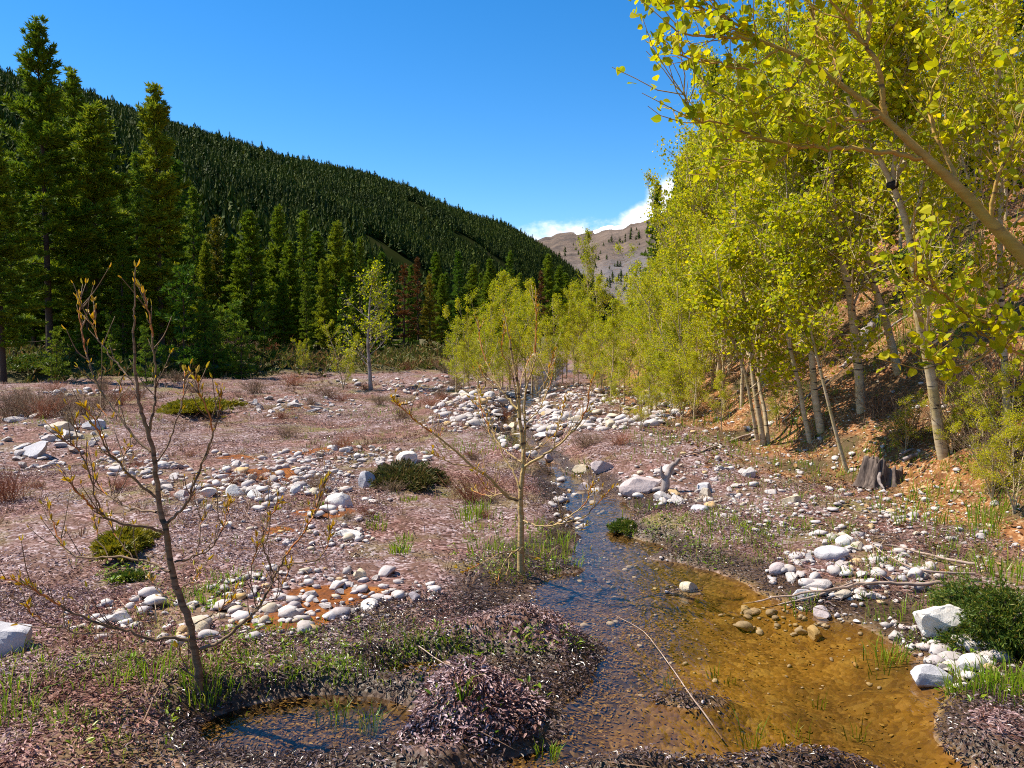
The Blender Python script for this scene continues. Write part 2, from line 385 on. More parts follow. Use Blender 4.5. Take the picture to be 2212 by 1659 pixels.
# ground
def ground_mat():
    m, nt, o = newmat('valley_ground'); tc = coords(nt)
    def attr(n):
        a = nt.nodes.new('ShaderNodeVertexColor'); a.layer_name = n
        s = nt.nodes.new('ShaderNodeSeparateColor'); nt.links.new(a.outputs[0], s.inputs[0]); return list(s.outputs) + [a.outputs['Alpha']]
    A = attr('zones_a'); B = attr('zones_b')
    fine = noise(nt, tc, 38., 5, .7); mid = noise(nt, tc, 7., 5, .65); big = noise(nt, tc, 1.1, 4, .6)
    vo = nd(nt, 'ShaderNodeTexVoronoi', Scale=42., Randomness=1.); nt.links.new(tc, vo.inputs['Vector'])
    vr = nt.nodes.new('ShaderNodeSeparateColor'); nt.links.new(vo.outputs['Color'], vr.inputs[0])
    vo2 = nd(nt, 'ShaderNodeTexVoronoi', Scale=13., Randomness=1.); nt.links.new(tc, vo2.inputs['Vector'])
    vr2 = nt.nodes.new('ShaderNodeSeparateColor'); nt.links.new(vo2.outputs['Color'], vr2.inputs[0])
    lit = ramp(nt, vr.outputs[0], [(0, (.05, .020, .014)), (.3, (.12, .055, .040)), (.55, (.23, .145, .135)), (.8, (.35, .26, .255)), (1, (.47, .38, .375))])
    lit = mix(nt, ramp(nt, noise(nt, tc, .75, 4, .6), [(.46, (0, 0, 0)), (.60, (1, 1, 1))]), lit, mix(nt, 1., lit, (.88, .62, .50), 'MULTIPLY'))
    lit = mix(nt, ramp(nt, mid, [(.42, (0, 0, 0)), (.62, (1, 1, 1))]), lit, (.13, .065, .042))
    lit = mix(nt, mth(nt, 'MULTIPLY', ramp(nt, noise(nt, tc, .8, 5, .65), [(.52, (0, 0, 0)), (.66, (1, 1, 1))]), .7), lit, ramp(nt, mid, [(.3, (.10, .09, .018)), (.7, (.24, .20, .05))]))
    soil = ramp(nt, mid, [(.3, (.085, .032, .012)), (.5, (.21, .080, .024)), (.7, (.34, .150, .050))])
    soil = mix(nt, mth(nt, 'MULTIPLY', ramp(nt, vr.outputs[1], [(.75, (0, 0, 0)), (.8, (1, 1, 1))]), .6), soil, (.50, .34, .19))
    soil = mix(nt, ramp(nt, big, [(.48, (0, 0, 0)), (.62, (1, 1, 1))]), soil, (.085, .055, .022))
    mud = ramp(nt, fine, [(.35, (.025, .014, .009)), (.6, (.09, .05, .025)), (.75, (.16, .09, .05))])
    bed = ramp(nt, vr2.outputs[0], [(0, (.14, .068, .008)), (.4, (.25, .130, .014)), (.75, (.33, .185, .025)), (1, (.40, .26, .06))])
    bed = mix(nt, .5, bed, ramp(nt, vr.outputs[1], [(0, (.08, .04, .01)), (.6, (.24, .13, .018)), (1, (.36, .23, .07))]))
    bed = mix(nt, ramp(nt, big, [(.46, (0, 0, 0)), (.6, (1, 1, 1))]), bed, mix(nt, .55, bed, (.05, .028, .01)))
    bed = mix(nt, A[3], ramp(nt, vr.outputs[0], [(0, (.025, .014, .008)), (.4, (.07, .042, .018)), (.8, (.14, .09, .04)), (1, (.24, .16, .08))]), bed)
    alg = ramp(nt, mid, [(.3, (.07, .020, .004)), (.5, (.19, .055, .006)), (.62, (.27, .085, .008)), (.78, (.36, .14, .02))])
    gra = ramp(nt, vr2.outputs[1], [(0, (.16, .12, .10)), (.4, (.26, .21, .19)), (.8, (.40, .34, .31)), (1, (.36, .26, .15))])
    fo = ramp(nt, mid, [(.35, (.035, .030, .010)), (.5, (.085, .075, .016)), (.65, (.16, .10, .04))])
    ed = ramp(nt, fine, [(.3, (0, 0, 0)), (.7, (1, 1, 1))])
    def blend(c, w, d):  # ragged edges between zones
        f = mth(nt, 'SMOOTH_MIN', 1., mth(nt, 'MULTIPLY_ADD', mth(nt, 'ADD', mth(nt, 'MULTIPLY', mid, .7), mth(nt, 'MULTIPLY', fine, .5)), 1.3, mth(nt, 'MULTIPLY_ADD', w, 3.0, -2.0)), .1)
        f = mth(nt, 'MULTIPLY', mth(nt, 'MAXIMUM', f, 0.), ramp(nt, w, [(0, (0, 0, 0)), (.12, (1, 1, 1))]), clamp=True)
        return mix(nt, f, c, d)
    c = lit
    c = blend(c, A[1], soil); c = blend(c, B[2], fo); c = blend(c, B[1], gra); c = blend(c, B[0], alg); c = blend(c, A[2], mud)
    c = mix(nt, A[0], c, bed)
    p = nd(nt, 'ShaderNodeBsdfPrincipled'); nt.links.new(c, p.inputs['Base Color']); p.inputs['Specular IOR Level'].default_value = .3
    nt.links.new(mth(nt, 'MULTIPLY_ADD', A[2], -.55, .9), p.inputs['Roughness'])
    b = nd(nt, 'ShaderNodeBump', Strength=.6, Distance=.018)
    nt.links.new(mth(nt, 'ADD', mth(nt, 'MULTIPLY', vo.outputs['Distance'], -.7), mth(nt, 'ADD', mth(nt, 'MULTIPLY', fine, .5), mid)), b.inputs['Height'])
    nt.links.new(b.outputs[0], p.inputs['Normal']); nt.links.new(p.outputs[0], o.inputs[0]); return m
M['ground'] = ground_mat()

def water_mat():
    m, nt, o = newmat('stream_water'); tc = coords(nt)
    mp = nd(nt, 'ShaderNodeMapping'); mp.inputs['Scale'].default_value = (1, .55, 1); nt.links.new(tc, mp.inputs[0])
    n1 = noise(nt, mp.outputs[0], 7., 3, .5, dist=.6); n2 = noise(nt, mp.outputs[0], 26., 3, .6, dist=.4)
    b = nd(nt, 'ShaderNodeBump', Strength=.34, Distance=.03)
    nt.links.new(mth(nt, 'ADD', n1, mth(nt, 'MULTIPLY', n2, .35)), b.inputs['Height'])
    g = nd(nt, 'ShaderNodeBsdfGlossy', Roughness=.03); nt.links.new(b.outputs[0], g.inputs['Normal'])
    t = nd(nt, 'ShaderNodeBsdfTransparent'); t.inputs['Color'].default_value = (.84, .76, .60, 1)
    fr = nd(nt, 'ShaderNodeFresnel', IOR=1.42); nt.links.new(b.outputs[0], fr.inputs['Normal'])
    s = nd(nt, 'ShaderNodeMixShader'); nt.links.new(fr.outputs[0], s.inputs[0]); nt.links.new(t.outputs[0], s.inputs[1]); nt.links.new(g.outputs[0], s.inputs[2])
    nt.links.new(s.outputs[0], o.inputs[0]); return m
M['water'] = water_mat()

# ------------------------------------------------------------------ ground sheet
def spaced(a, b, s0, k):
    out = [0.0]; 
    while out[-1] < b: out.append(out[-1] + max(s0, k * out[-1]))
    neg = [0.0]
    while neg[-1] > a: neg.append(neg[-1] - max(s0, k * -neg[-1]))
    return np.array(neg[:0:-1] + out)
xs = spaced(-1500, 1500, .045, .015); ys = np.concatenate([np.arange(-8, 2, .4), 2 + spaced(0, 2600, .045, .0095)])
X, Y = np.meshgrid(xs, ys); Z = H(X, Y)
ALG = [(700, 1138, 75, 17), (735, 1300, 130, 22), (650, 1345, 90, 34), (560, 1370, 70, 20), (600, 1180, 40, 8), (560, 1060, 90, 16), (690, 1000, 70, 9), (610, 880, 60, 6), (520, 1010, 60, 8)]
GRAV = [(1230, 885, 220, 45), (760, 985, 150, 22), (640, 880, 120, 20), (110, 965, 150, 55), (470, 1050, 140, 45), (690, 1270, 180, 50), (430, 1330, 220, 45), (1480, 1050, 160, 50), (1850, 1220, 180, 70), (1960, 1440, 200, 60),
        (900, 830, 140, 14), (1750, 1110, 200, 40), (180, 850, 70, 7), (710, 1150, 90, 18)]
def zone_weights(x, y):
    s = stream_s(x, y); z = H(x, y); t = x - toe(y)
    under = ss(.0, -.06, z)                       # streambed
    mud = ss(.13, .01, z) * (1 - under) * ss(-1.0, -.2, s)
    soil = ss(-1.3, .2, t + (fbm(x / 1.2, y / 1.2, 3, 14) - .5) * 2.0)
    alg = np.zeros_like(x); gra = np.zeros_like(x)
    for e in ALG: alg = np.maximum(alg, ss(1.3, .5, ell(x, y, *e)))
    for e in GRAV: gra = np.maximum(gra, .40 * ss(1.25, .3, ell(x, y, *e)))
    fo = np.maximum(ss(-2, 2, y - (27.0 + .28 * np.clip(x + 20, 0, None)) + (fbm(x / 3., y / 3., 3, 78) - .5) * 6) * ss(3, -3, x), ss(60, 90, y))
    gr = ss(.55, .75, fbm(x / 1.7, y / 1.7, 3, 66)) * ss(1.5, 5, t) * .8
    gra = gra * (.35 + .65 * ss(.4, .6, fbm(x / .5, y / .5, 2, 19)))
    return under, soil, mud, alg, gra, np.maximum(fo, gr)
u_, so_, mu_, al_, gr_, fo_ = zone_weights(X.ravel(), Y.ravel())
mb = MB(); nx, ny = len(xs), len(ys)
V = np.stack([X.ravel(), Y.ravel(), Z.ravel()], -1)
i = (np.arange(ny - 1)[:, None] * nx + np.arange(nx - 1)[None, :]).ravel()
mb.add(V, np.stack([i, i + 1, i + nx + 1, i + nx], -1))
one = np.ones_like(u_)
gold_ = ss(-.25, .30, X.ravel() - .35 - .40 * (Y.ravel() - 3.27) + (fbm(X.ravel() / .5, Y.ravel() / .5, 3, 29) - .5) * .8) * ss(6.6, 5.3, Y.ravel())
g = mb.build('ground', M['ground'], None, True, {'zones_a': np.stack([u_, so_, mu_, gold_], -1), 'zones_b': np.stack([al_, gr_, fo_, one], -1)})
tag(g, kind='structure')

# stream water: a level sheet over the carved channel
WZ = -.035
mb = MB(); yy = np.concatenate([np.arange(1.5, 8, .12), np.geomspace(8, 48, 60)]); rows = []
for y in yy:
    l = np.interp(y, _y, _l) - .8; r = min(np.interp(y, _y, _r) + .8, toe(y) + .2)
    if y < 4.9: l = min(l, -1.9)
    rows.append([(l + (r - l) * t, y, WZ) for t in np.linspace(0, 1, 14)])
V = np.array(rows).reshape(-1, 3); i = (np.arange(len(yy) - 1)[:, None] * 14 + np.arange(13)[None, :]).ravel()
mb.add(V, np.stack([i, i + 1, i + 15, i + 14], -1))
tag(mb.build('stream', M['water'], None, True), kind='structure')

# ------------------------------------------------------------------ forested hill and far mountain
def hill_mat():
    m, nt, o = newmat('hill_floor'); tc = coords(nt)
    c = ramp(nt, noise(nt, tc, .05, 5, .6), [(.35, (.010, .016, .004)), (.6, (.022, .026, .007)), (.75, (.045, .038, .02))])
    p = nd(nt, 'ShaderNodeBsdfDiffuse'); nt.links.new(c, p.inputs[0]); nt.links.new(p.outputs[0], o.inputs[0]); return m
RIDGE = [(-900, 30, 430), (-300, 120, 450), (0, 182, 500), (90, 206, 510), (170, 220, 520), (300, 262, 545), (400, 292, 570), (500, 320, 600), (600, 350, 630), (700, 372, 660), (800, 392, 690), (900, 422, 710), (1000, 464, 725), (1100, 496, 745),
         (1150, 524, 755), (1200, 556, 765), (1240, 586, 780), (1275, 615, 790), (1320, 646, 800), (1400, 715, 820)]
TOE = [(-900, 62), (-300, 66), (0, 74), (90, 77), (170, 82), (300, 92), (400, 100), (500, 112), (600, 128), (700, 148), (800, 172), (900, 205), (1000, 260), (1100, 360), (1150, 430), (1200, 520), (1240, 600), (1275, 680), (1320, 760), (1400, 815)]
SP = np.linspace(-900, 1400, 170)
rx = np.array([a[0] for a in RIDGE]); ry = np.interp(SP, rx, [a[1] for a in RIDGE]); rd = np.interp(SP, rx, [a[2] for a in RIDGE]); td = np.interp(SP, rx, [a[1] for a in TOE])
RP = np.array([at(p, y, d) for p, y, d in zip(SP, ry, rd)])
TP = np.stack([(SP - CX) / F * td, td, np.zeros_like(td)], -1); TP[:, 0] = [at(p, 720, d)[0] for p, d in zip(SP, td)]
def hill_pt(si, t):
    """si index along the ridge (float), t 0 = toe, 1 = ridge, beyond = back side"""
    i = np.clip(si.astype(int), 0, len(SP) - 2); f = (si - i)[:, None]
    r = RP[i] * (1 - f) + RP[i + 1] * f; q = TP[i] * (1 - f) + TP[i + 1] * f
    tt = t[:, None]; P = q + (r - q) * tt
    p = np.where(t <= 1, t * (1.22 - .22 * t), 1 - .9 * (t - 1))
    P[:, 2] = r[:, 2] * p + (fbm(P[:, 0] / 60, P[:, 1] / 60, 3, 5) - .5) * 22 * np.clip(t, 0, 1) * np.clip(1.12 - t, .12, 1)
    return P
tv = np.concatenate([np.linspace(-.04, 1, 70), np.linspace(1.05, 1.5, 6)])
S_, T_ = np.meshgrid(np.arange(len(SP), dtype=float) * .9999, tv)
V = hill_pt(S_.ravel(), T_.ravel()); n1 = len(SP); mb = MB()
i = (np.arange(len(tv) - 1)[:, None] * n1 + np.arange(n1 - 1)[None, :]).ravel()
mb.add(V, np.stack([i, i + 1, i + n1 + 1, i + n1], -1))
tag(mb.build('hill', hill_mat(), None, True), kind='structure')

def mountain_mat():
    m, nt, o = newmat('mountain_rock'); tc = coords(nt)
    a = nt.nodes.new('ShaderNodeVertexColor'); a.layer_name = 'zones'
    s = nt.nodes.new('ShaderNodeSeparateColor'); nt.links.new(a.outputs[0], s.inputs[0])
    n = noise(nt, tc, .012, 7, .68); n2 = noise(nt, tc, .05, 5, .65)
    c = ramp(nt, n, [(.36, (.05, .030, .018)), (.5, (.125, .078, .048)), (.64, (.18, .122, .085))])
    c = mix(nt, ramp(nt, n2, [(.5, (0, 0, 0)), (.6, (1, 1, 1))]), c, mix(nt, .55, c, (.11, .08, .05)))
    c = mix(nt, mth(nt, 'MULTIPLY', s.outputs[1], ramp(nt, n2, [(.38, (0, 0, 0)), (.5, (1, 1, 1))])), c, (.14, .12, .115))
    c = mix(nt, mth(nt, 'GREATER_THAN', mth(nt, 'ADD', s.outputs[0], mth(nt, 'MULTIPLY', n2, .5)), .78), c, (.86, .88, .92))
    p = nd(nt, 'ShaderNodeBsdfPrincipled', Roughness=.9); nt.links.new(c, p.inputs['Base Color'])
    b = nd(nt, 'ShaderNodeBump', Strength=1., Distance=30.); nt.links.new(n, b.inputs['Height']); nt.links.new(b.outputs[0], p.inputs['Normal'])
    nt.links.new(p.outputs[0], o.inputs[0]); return m
MR = [(900, 560), (1100, 540), (1180, 512), (1205, 506), (1245, 501), (1300, 492), (1350, 482), (1385, 468), (1420, 457), (1445, 440), (1500, 410), (1600, 380), (1800, 360), (2200, 420)]
mp_ = np.linspace(900, 2200, 220); my = np.interp(mp_, [a[0] for a in MR], [a[1] for a in MR])
tt = np.linspace(0, 1.25, 90); rows = []; zon = []
for k, p in enumerate(mp_):
    top = at(p, my[k], 2700.)
    top[2] += (vn2(p / 14., 0., 3) - .5) * 9
    bot = at(p, 720, 1250.); bot[2] = 0
    for t in tt:
        P = bot + (top - bot) * min(t, 1)
        P[2] = top[2] * (t * (.75 + .25 * t)) if t <= 1 else top[2] * (1 - (t - 1) * 1.2)
        if t > 1: P[1] += (t - 1) * 1500
        rows.append(P); 
        dd = 1 - t
        snow = 1.5 * (max(0, 1 - abs(dd - .012) / .06)) * ss(1200, 1290, p) * ss(-.25, .5, .6 + vn2(p / 22., 5., 9) - .5 - .3 * (p < 1280)) if t <= 1 else .9
        zon.append((snow, float(ss(.72, .45, t) * (.5 + vn2(p / 30., t * 6, 4))), 0, 1))
V = np.array(rows); 
rough = (fbm(V[:, 0] / 160, V[:, 2] / 90 + V[:, 1] / 400, 5, 12) - .5)
tcol = np.tile(tt, len(mp_)); V[:, 2] += rough * 85 * np.clip(tcol, 0, 1) * np.clip(1.02 - tcol, 0.02, .6); V[:, 1] += rough * 140 * np.clip(1.1 - tcol, 0, 1)
mb = MB(); n1 = len(tt); i = (np.arange(len(mp_) - 1)[:, None] * n1 + np.arange(n1 - 1)[None, :]).ravel()
mb.add(V, np.stack([i, i + n1, i + n1 + 1, i + 1], -1))
tag(mb.build('mountain', mountain_mat(), None, True, {'zones': np.array(zon)}), kind='structure')
MTN = V.reshape(len(mp_), n1, 3)

# ------------------------------------------------------------------ conifers
def tufts(mb, C, D, size, k, rg, w=.20, spread=.75):
    """needle tufts: k slim triangles fanning out round direction D from each point C"""
    n = len(C)
    if n == 0: return
    C = np.repeat(C, k, 0); D = np.repeat(D, k, 0); L = np.repeat(np.broadcast_to(size, (n,)), k) * rg.uniform(.65, 1.2, n * k)
    U = D + rdir(n * k, rg) * spread; U /= np.linalg.norm(U, axis=1, keepdims=True)
    S = np.cross(U, rdir(n * k, rg)); S /= np.linalg.norm(S, axis=1, keepdims=True) + 1e-9
    V = np.empty((n * k, 4, 3)); W = (L * w)[:, None]; L = L[:, None]
    V[:, 0] = C; V[:, 1] = C + U * L * .5 + S * W * .5; V[:, 2] = C + U * L; V[:, 3] = C + U * L * .5 - S * W * .5
    b = np.arange(n * k)[:, None] * 4
    mb.add(V.reshape(-1, 3), b + np.array([[0, 1, 2, 3]]))
def conifer(h, rmax, crown0, seed, tuft=.28, k=9, droop=0., dens=1., shape=.8, bare=0., top_sparse=0.):
    rg = np.random.default_rng(seed); tr = MB(); cr = MB()
    n = 12; zz = np.linspace(0, h, n); lean = rg.normal(0, .008, 2) * h
    P = np.stack([lean[0] * (zz / h) ** 2 + rg.normal(0, .02, n), lean[1] * (zz / h) ** 2 + rg.normal(0, .02, n), zz], -1)
    tube(tr, P, np.interp(zz, [0, .4, h], [.0135 * h + .03, .0115 * h, .012]), 7)
    def ax(z): return np.array([np.interp(z, zz, P[:, 0]), np.interp(z, zz, P[:, 1]), z])
    z = h * .05; gap = .42
    while z < h - .15:
        f = z / h
        live = f > crown0
        prof = (1 - f) ** shape * (1 - .55 * math.exp(-((f - crown0) / .12) ** 2) if live else 1)
        wf = rg.uniform(.62, 1.25); nb = rg.integers(3, 7) if live else rg.integers(0, 3)
        a0 = rg.uniform(0, 6.28)
        for b in range(nb):
            if live and rg.random() < bare: continue
            a = a0 + b * 2 * pi / max(nb, 1) + rg.normal(0, .35); L = (rmax * prof + .18) * rg.uniform(.55, 1.25) * wf
            if not live: L *= rg.uniform(.3, .7)
            el = np.interp(f, [0, .55, 1], [-.12 - droop, .12 - droop, .85]) + rg.normal(0, .12)
            d = np.array([cos(a) * cos(el), sin(a) * cos(el), sin(el)]); s = ax(z + rg.uniform(-.12, .12))
            q = np.linspace(0, 1, 5)[:, None]; up = np.array([0, 0, 1.])
            pts = s + d * L * q + up * L * (.16 * q ** 2.2 - .06 * q)
            tube(tr, pts, np.linspace(.018 + .004 * L, .005, 5), 3, cap=False)
            if not live: continue
            m = max(2, int(L / .16 * dens)); tq = np.linspace(.28 if L > .7 else .1, 1, m); C = np.array([pts[0] + (d * L) * t + up * L * (.16 * t ** 2.2 - .06 * t) for t in tq])
            side = np.cross(d, up); side /= np.linalg.norm(side)
            cc = [C]; dirs = [np.tile(d + up * .35, (m, 1))]
            for sg in (-1, 1):
                wid = L * .30 * (1 - tq * .75) * rg.uniform(.5, 1.1, m)
                for fr in (.5, 1.):
                    cc.append(C + sg * side * (wid * fr)[:, None] + d * (wid * fr * .5)[:, None] + rg.normal(0, .04, (m, 3))); dirs.append(np.tile(d * .5 + sg * side * .7 + up * .4, (m, 1)))
            C2 = np.concatenate(cc); D2 = np.concatenate(dirs); keep = rg.random(len(C2)) < (.9 if f < .8 else .9 - top_sparse)
            tufts(cr, C2[keep], D2[keep], tuft, k, rg)
        z += gap * (1.12 - .4 * f) * rg.uniform(.75, 1.3)
    tp = ax(h); tufts(cr, np.array([tp, tp - [0, 0, .2], tp - [0, 0, .4]]), np.tile([0, 0, 1.], (3, 1)), tuft, k, rg)
    return tr, cr
def ckind(name, mat, **kw):
    tr, cr = conifer(**kw); return Kind(name, [('trunk', tr, M['dark_bark'], True), ('crown', cr, M[mat], False)]), kw['h']
CK = {
 'bigpine': ckind('pine_tree', 'pine_needles', h=18., rmax=3.0, crown0=.16, seed=11, tuft=.34, k=9, shape=.62, bare=.12, dens=.85),
 'tallpine': ckind('pine_tree', 'pine_needles', h=16., rmax=1.9, crown0=.12, seed=12, tuft=.32, k=9, shape=.55, bare=.06),
 'pine': ckind('pine_tree', 'pine_needles', h=12., rmax=1.7, crown0=.1, seed=13, tuft=.30, k=9, shape=.7, bare=.05),
 'spruce': ckind('spruce_tree', 'spruce_needles', h=12., rmax=1.9, crown0=.05, seed=14, tuft=.26, k=8, droop=.15, shape=.85),
 'spruce_b': ckind('spruce_tree', 'spruce_needles', h=12., rmax=1.6, crown0=.08, seed=15, tuft=.27, k=8, droop=.1, shape=.8, bare=.05),
 'yellow': ckind('pine_tree', 'yellow_needles', h=10., rmax=1.6, crown0=.08, seed=16, tuft=.28, k=8, shape=.8, bare=.06),
 'rust': ckind('spruce_tree', 'rust_needles', h=10., rmax=1.2, crown0=.2, seed=17, tuft=.26, k=6, shape=.8, bare=.35),
 'young': ckind('young_pine', 'spruce_needles', h=3., rmax=.8, crown0=.04, seed=18, tuft=.17, k=8, shape=.8),
}
def plant(kind, px, ytop, d, label, cat='conifer', group=None, wide=1.0, mul=None):
    if px < 960: d *= .73
    K, h0 = CK[kind]; p = at(px, ytop, d); z = Hs(p[0], p[1]); s = (p[2] - z) / h0
    return K.place((p[0], p[1], z - .05), random.uniform(0, 6.28), (s * wide, s * wide, s), label, cat, group)
BACK = 'conifers in the band of forest behind the meadow'
plant('bigpine', 85, 52, 43, 'tallest dark pine at the front of the forest, rising far above the ridge')
plant('tallpine', 335, 182, 46, 'tall slim pine whose knobbly tip sticks up into the sky above the ridge')
plant('bigpine', 152, 158, 50, 'pine with a spiky tip close behind the tallest pine', wide=.9)
plant('pine', 192, 228, 46, 'broad topped pine between the tallest pine and the slim pine with knobbly tip', wide=1.35)
plant('bigpine', -12, 300, 36, 'very dark pine cut off by the picture edge beside the tallest pine', wide=1.1)
plant('spruce', 415, 405, 58, 'dark pointed conifer just behind the slim pine with knobbly tip', wide=.9)
plant('yellow', 466, 466, 60, 'yellowish conifer standing by itself behind the sapling with leaf buds')
plant('pine', 541, 455, 52, 'full green pine in the middle of the forest edge, by the gravel bank', wide=1.1)
plant('pine', 597, 446, 60, 'narrow green pine beside the full pine at the gravel bank', wide=.85)
plant('spruce_b', 652, 460, 62, 'broad dark spruce behind the small leafy aspen bush', wide=1.1)
plant('pine', 722, 480, 60, 'green pine straight behind the small bright aspens', wide=1.0)
plant('rust', 872, 570, 56, 'half dead conifer with thin rusty needles behind the grey half bare tree', wide=1.3)
plant('rust', 902, 556, 70, 'conifer with a bright rust red top among green ones')
plant('rust', 1168, 586, 88, 'small rust brown conifer above the bright green aspen thicket')
plant('yellow', 928, 590, 56, 'yellow green conifer beside the rusty ones at the edge of the aspen thicket', wide=.95)
plant('young', 393, 590, 40, 'light green young spruce standing in front of the dark forest edge', 'young conifer', wide=.95)
plant('young', 313, 712, 33, 'tiny bright pine at the meadow edge behind the budding sapling', 'young conifer', wide=.8)
plant('young', 440, 660, 41, 'small pine at the forest foot, nearest the light green spruce', 'young conifer')
for (px, yt, d) in ((475, 668, 42), (505, 660, 43), (520, 700, 40), (460, 700, 40), (570, 660, 44), (240, 690, 40), (120, 720, 38)):
    plant('young', px, yt, d, 'low young pine in the shade under the forest edge', 'young conifer', 'young pines under the forest edge', wide=random.uniform(.8, 1.1))
front = [(30, 330, 52), (60, 360, 56), (230, 330, 56), (265, 380, 52), (290, 330, 60), (370, 430, 54), (385, 350, 66), (440, 520, 56), (500, 510, 60), (515, 560, 52), (560, 560, 58), (625, 520, 58), (685, 500, 66), (700, 560, 56), (752, 520, 64),
         (775, 515, 60), (800, 560, 56), (822, 545, 64), (845, 590, 58), (942, 545, 68), (965, 590, 64), (992, 545, 72), (1018, 572, 76), (1040, 590, 74), (1062, 560, 78), (1085, 580, 80), (1100, 546, 88), (1125, 590, 84), (1150, 600, 90), (1184, 550, 95), (1205, 575, 100),
         (1222, 590, 108), (1240, 600, 125), (1265, 615, 140), (20, 420, 45), (180, 430, 44), (260, 520, 44), (340, 520, 50), (610, 600, 52), (660, 590, 53), (740, 600, 54)]
for j, (px, yt, d) in enumerate(front):
    plant(random.choice(['pine', 'spruce', 'spruce_b', 'pine']), px, yt, d, 'green conifer in the front band of the forest across the meadow', 'conifer', 'front band of forest conifers', wide=random.uniform(.85, 1.15))
for j in range(90):
    d = random.uniform(56, 96); px = random.uniform(-60, 1180); 
    top = np.interp(px, [-60, 300, 700, 1180], [380, 430, 540, 600]) + random.uniform(-10, 90) + (110 - d) * .3
    plant(random.choice(['pine', 'spruce', 'spruce_b', 'spruce']), px, top, d, 'dark conifer deep in the forest behind the front row', 'conifer', BACK, wide=random.uniform(.8, 1.1))
# right slope above the aspens
for (px, yt, d, w, lab) in ((1418, 400, 36, 1.0, 'slender spruce whose tip stands against the white cloud'),
                            (1545, 128, 30, .9, 'dark spruce spire standing up behind the aspen tops'),
                            (1572, 160, 34, .9, 'second dark spire close beside the tallest spruce behind the aspens')):
    plant('spruce_b', px, yt, d, lab, 'conifer', None, w)
for (px, yt, d) in ((1465, 350, 40), (1490, 300, 36), (1520, 250, 33), (1600, 190, 30), (1640, 210, 28), (1690, 60, 27), (1750, 30, 26), (1810, -40, 25), (1880, -60, 24), (1960, -80, 23), (2040, -60, 24), (2120, -90, 22), (2200, -90, 21), (1450, 430, 44), (1480, 420, 32),
                    (1560, 300, 27), (1620, 330, 24), (1720, 260, 23), (1840, 180, 21), (1990, 160, 20), (2110, 120, 19), (2190, 200, 17), (2090, 300, 18), (1930, 300, 19), (1780, 330, 21)):
    plant(random.choice(['spruce', 'spruce_b', 'pine']), px, yt, d, 'dark conifer on the slope half hidden behind the aspen leaves', 'conifer', 'conifers behind the aspens on the slope', random.uniform(.9, 1.2))

# hillside trees: nearest as things, the mass as one wood
def far_tree(rg, layers, k):
    V = []; Fc = []
    for l in range(layers):
        f = l / layers; z0 = .04 + .80 * f; r = .19 * (1 - f) ** .85 + .02; h = .24 * (1 - .35 * f); a0 = rg.uniform(0, 6.28)
        for j in range(k):
            if rg.random() < .12: continue
            a = a0 + j * 2 * pi / k + rg.normal(0, .25); rr = r * rg.uniform(.5, 1.3); w = pi / k * .8; b = len(V)
            V += [(.012 * cos(a), .012 * sin(a), z0 + h * rg.uniform(.7, 1.15)), (rr * cos(a - w), rr * sin(a - w), z0 + rg.uniform(-.05, .05)), (rr * 1.1 * cos(a + w), rr * 1.1 * sin(a + w), z0 + rg.uniform(-.05, .05))]
            Fc.append((b, b + 1, b + 2))
    return np.array(V), np.array(Fc)
def hill_points(n, tmin, tmax, smin=0, smax=len(SP) - 1.01):
    out = []
    while len(out) < n:
        si = rng.uniform(smin, smax, 4000); t = rng.uniform(tmin, tmax, 4000)
        i = si.astype(int); wid = np.linalg.norm((RP[i + 1] - RP[i]) * t[:, None] + (TP[i + 1] - TP[i]) * (1 - t)[:, None], axis=1) * np.linalg.norm(RP[i] - TP[i], axis=1)
        k = rng.random(4000) < wid / 6000.
        out += list(np.stack([si[k], t[k]], -1))
    return np.array(out[:n])
q = hill_points(54000, 0.03, 1.02); P = hill_pt(q[:, 0], q[:, 1])
gap = fbm(P[:, 0] / 35, P[:, 1] / 35, 3, 44)
keep = ((gap < .66) | (np.hypot(P[:, 0], P[:, 1]) < 260)) & (P[:, 0] / P[:, 1] > -.72)
P = P[keep]; qk = q[keep]; D = np.hypot(P[:, 0], P[:, 1])
order = np.argsort(D); near = order[:110]
for j in near:
    K, h0 = CK[random.choice(['spruce', 'spruce_b', 'pine'])]; s = random.uniform(7, 12) / h0; w = s * random.uniform(.85, 1.1)
    K.place((P[j][0], P[j][1], P[j][2] - .3), random.uniform(0, 6.28), (w, w, s), 'dark conifer on the lowest part of the wooded hillside', 'conifer', 'conifers at the foot of the wooded hill')
rest = order[110:]
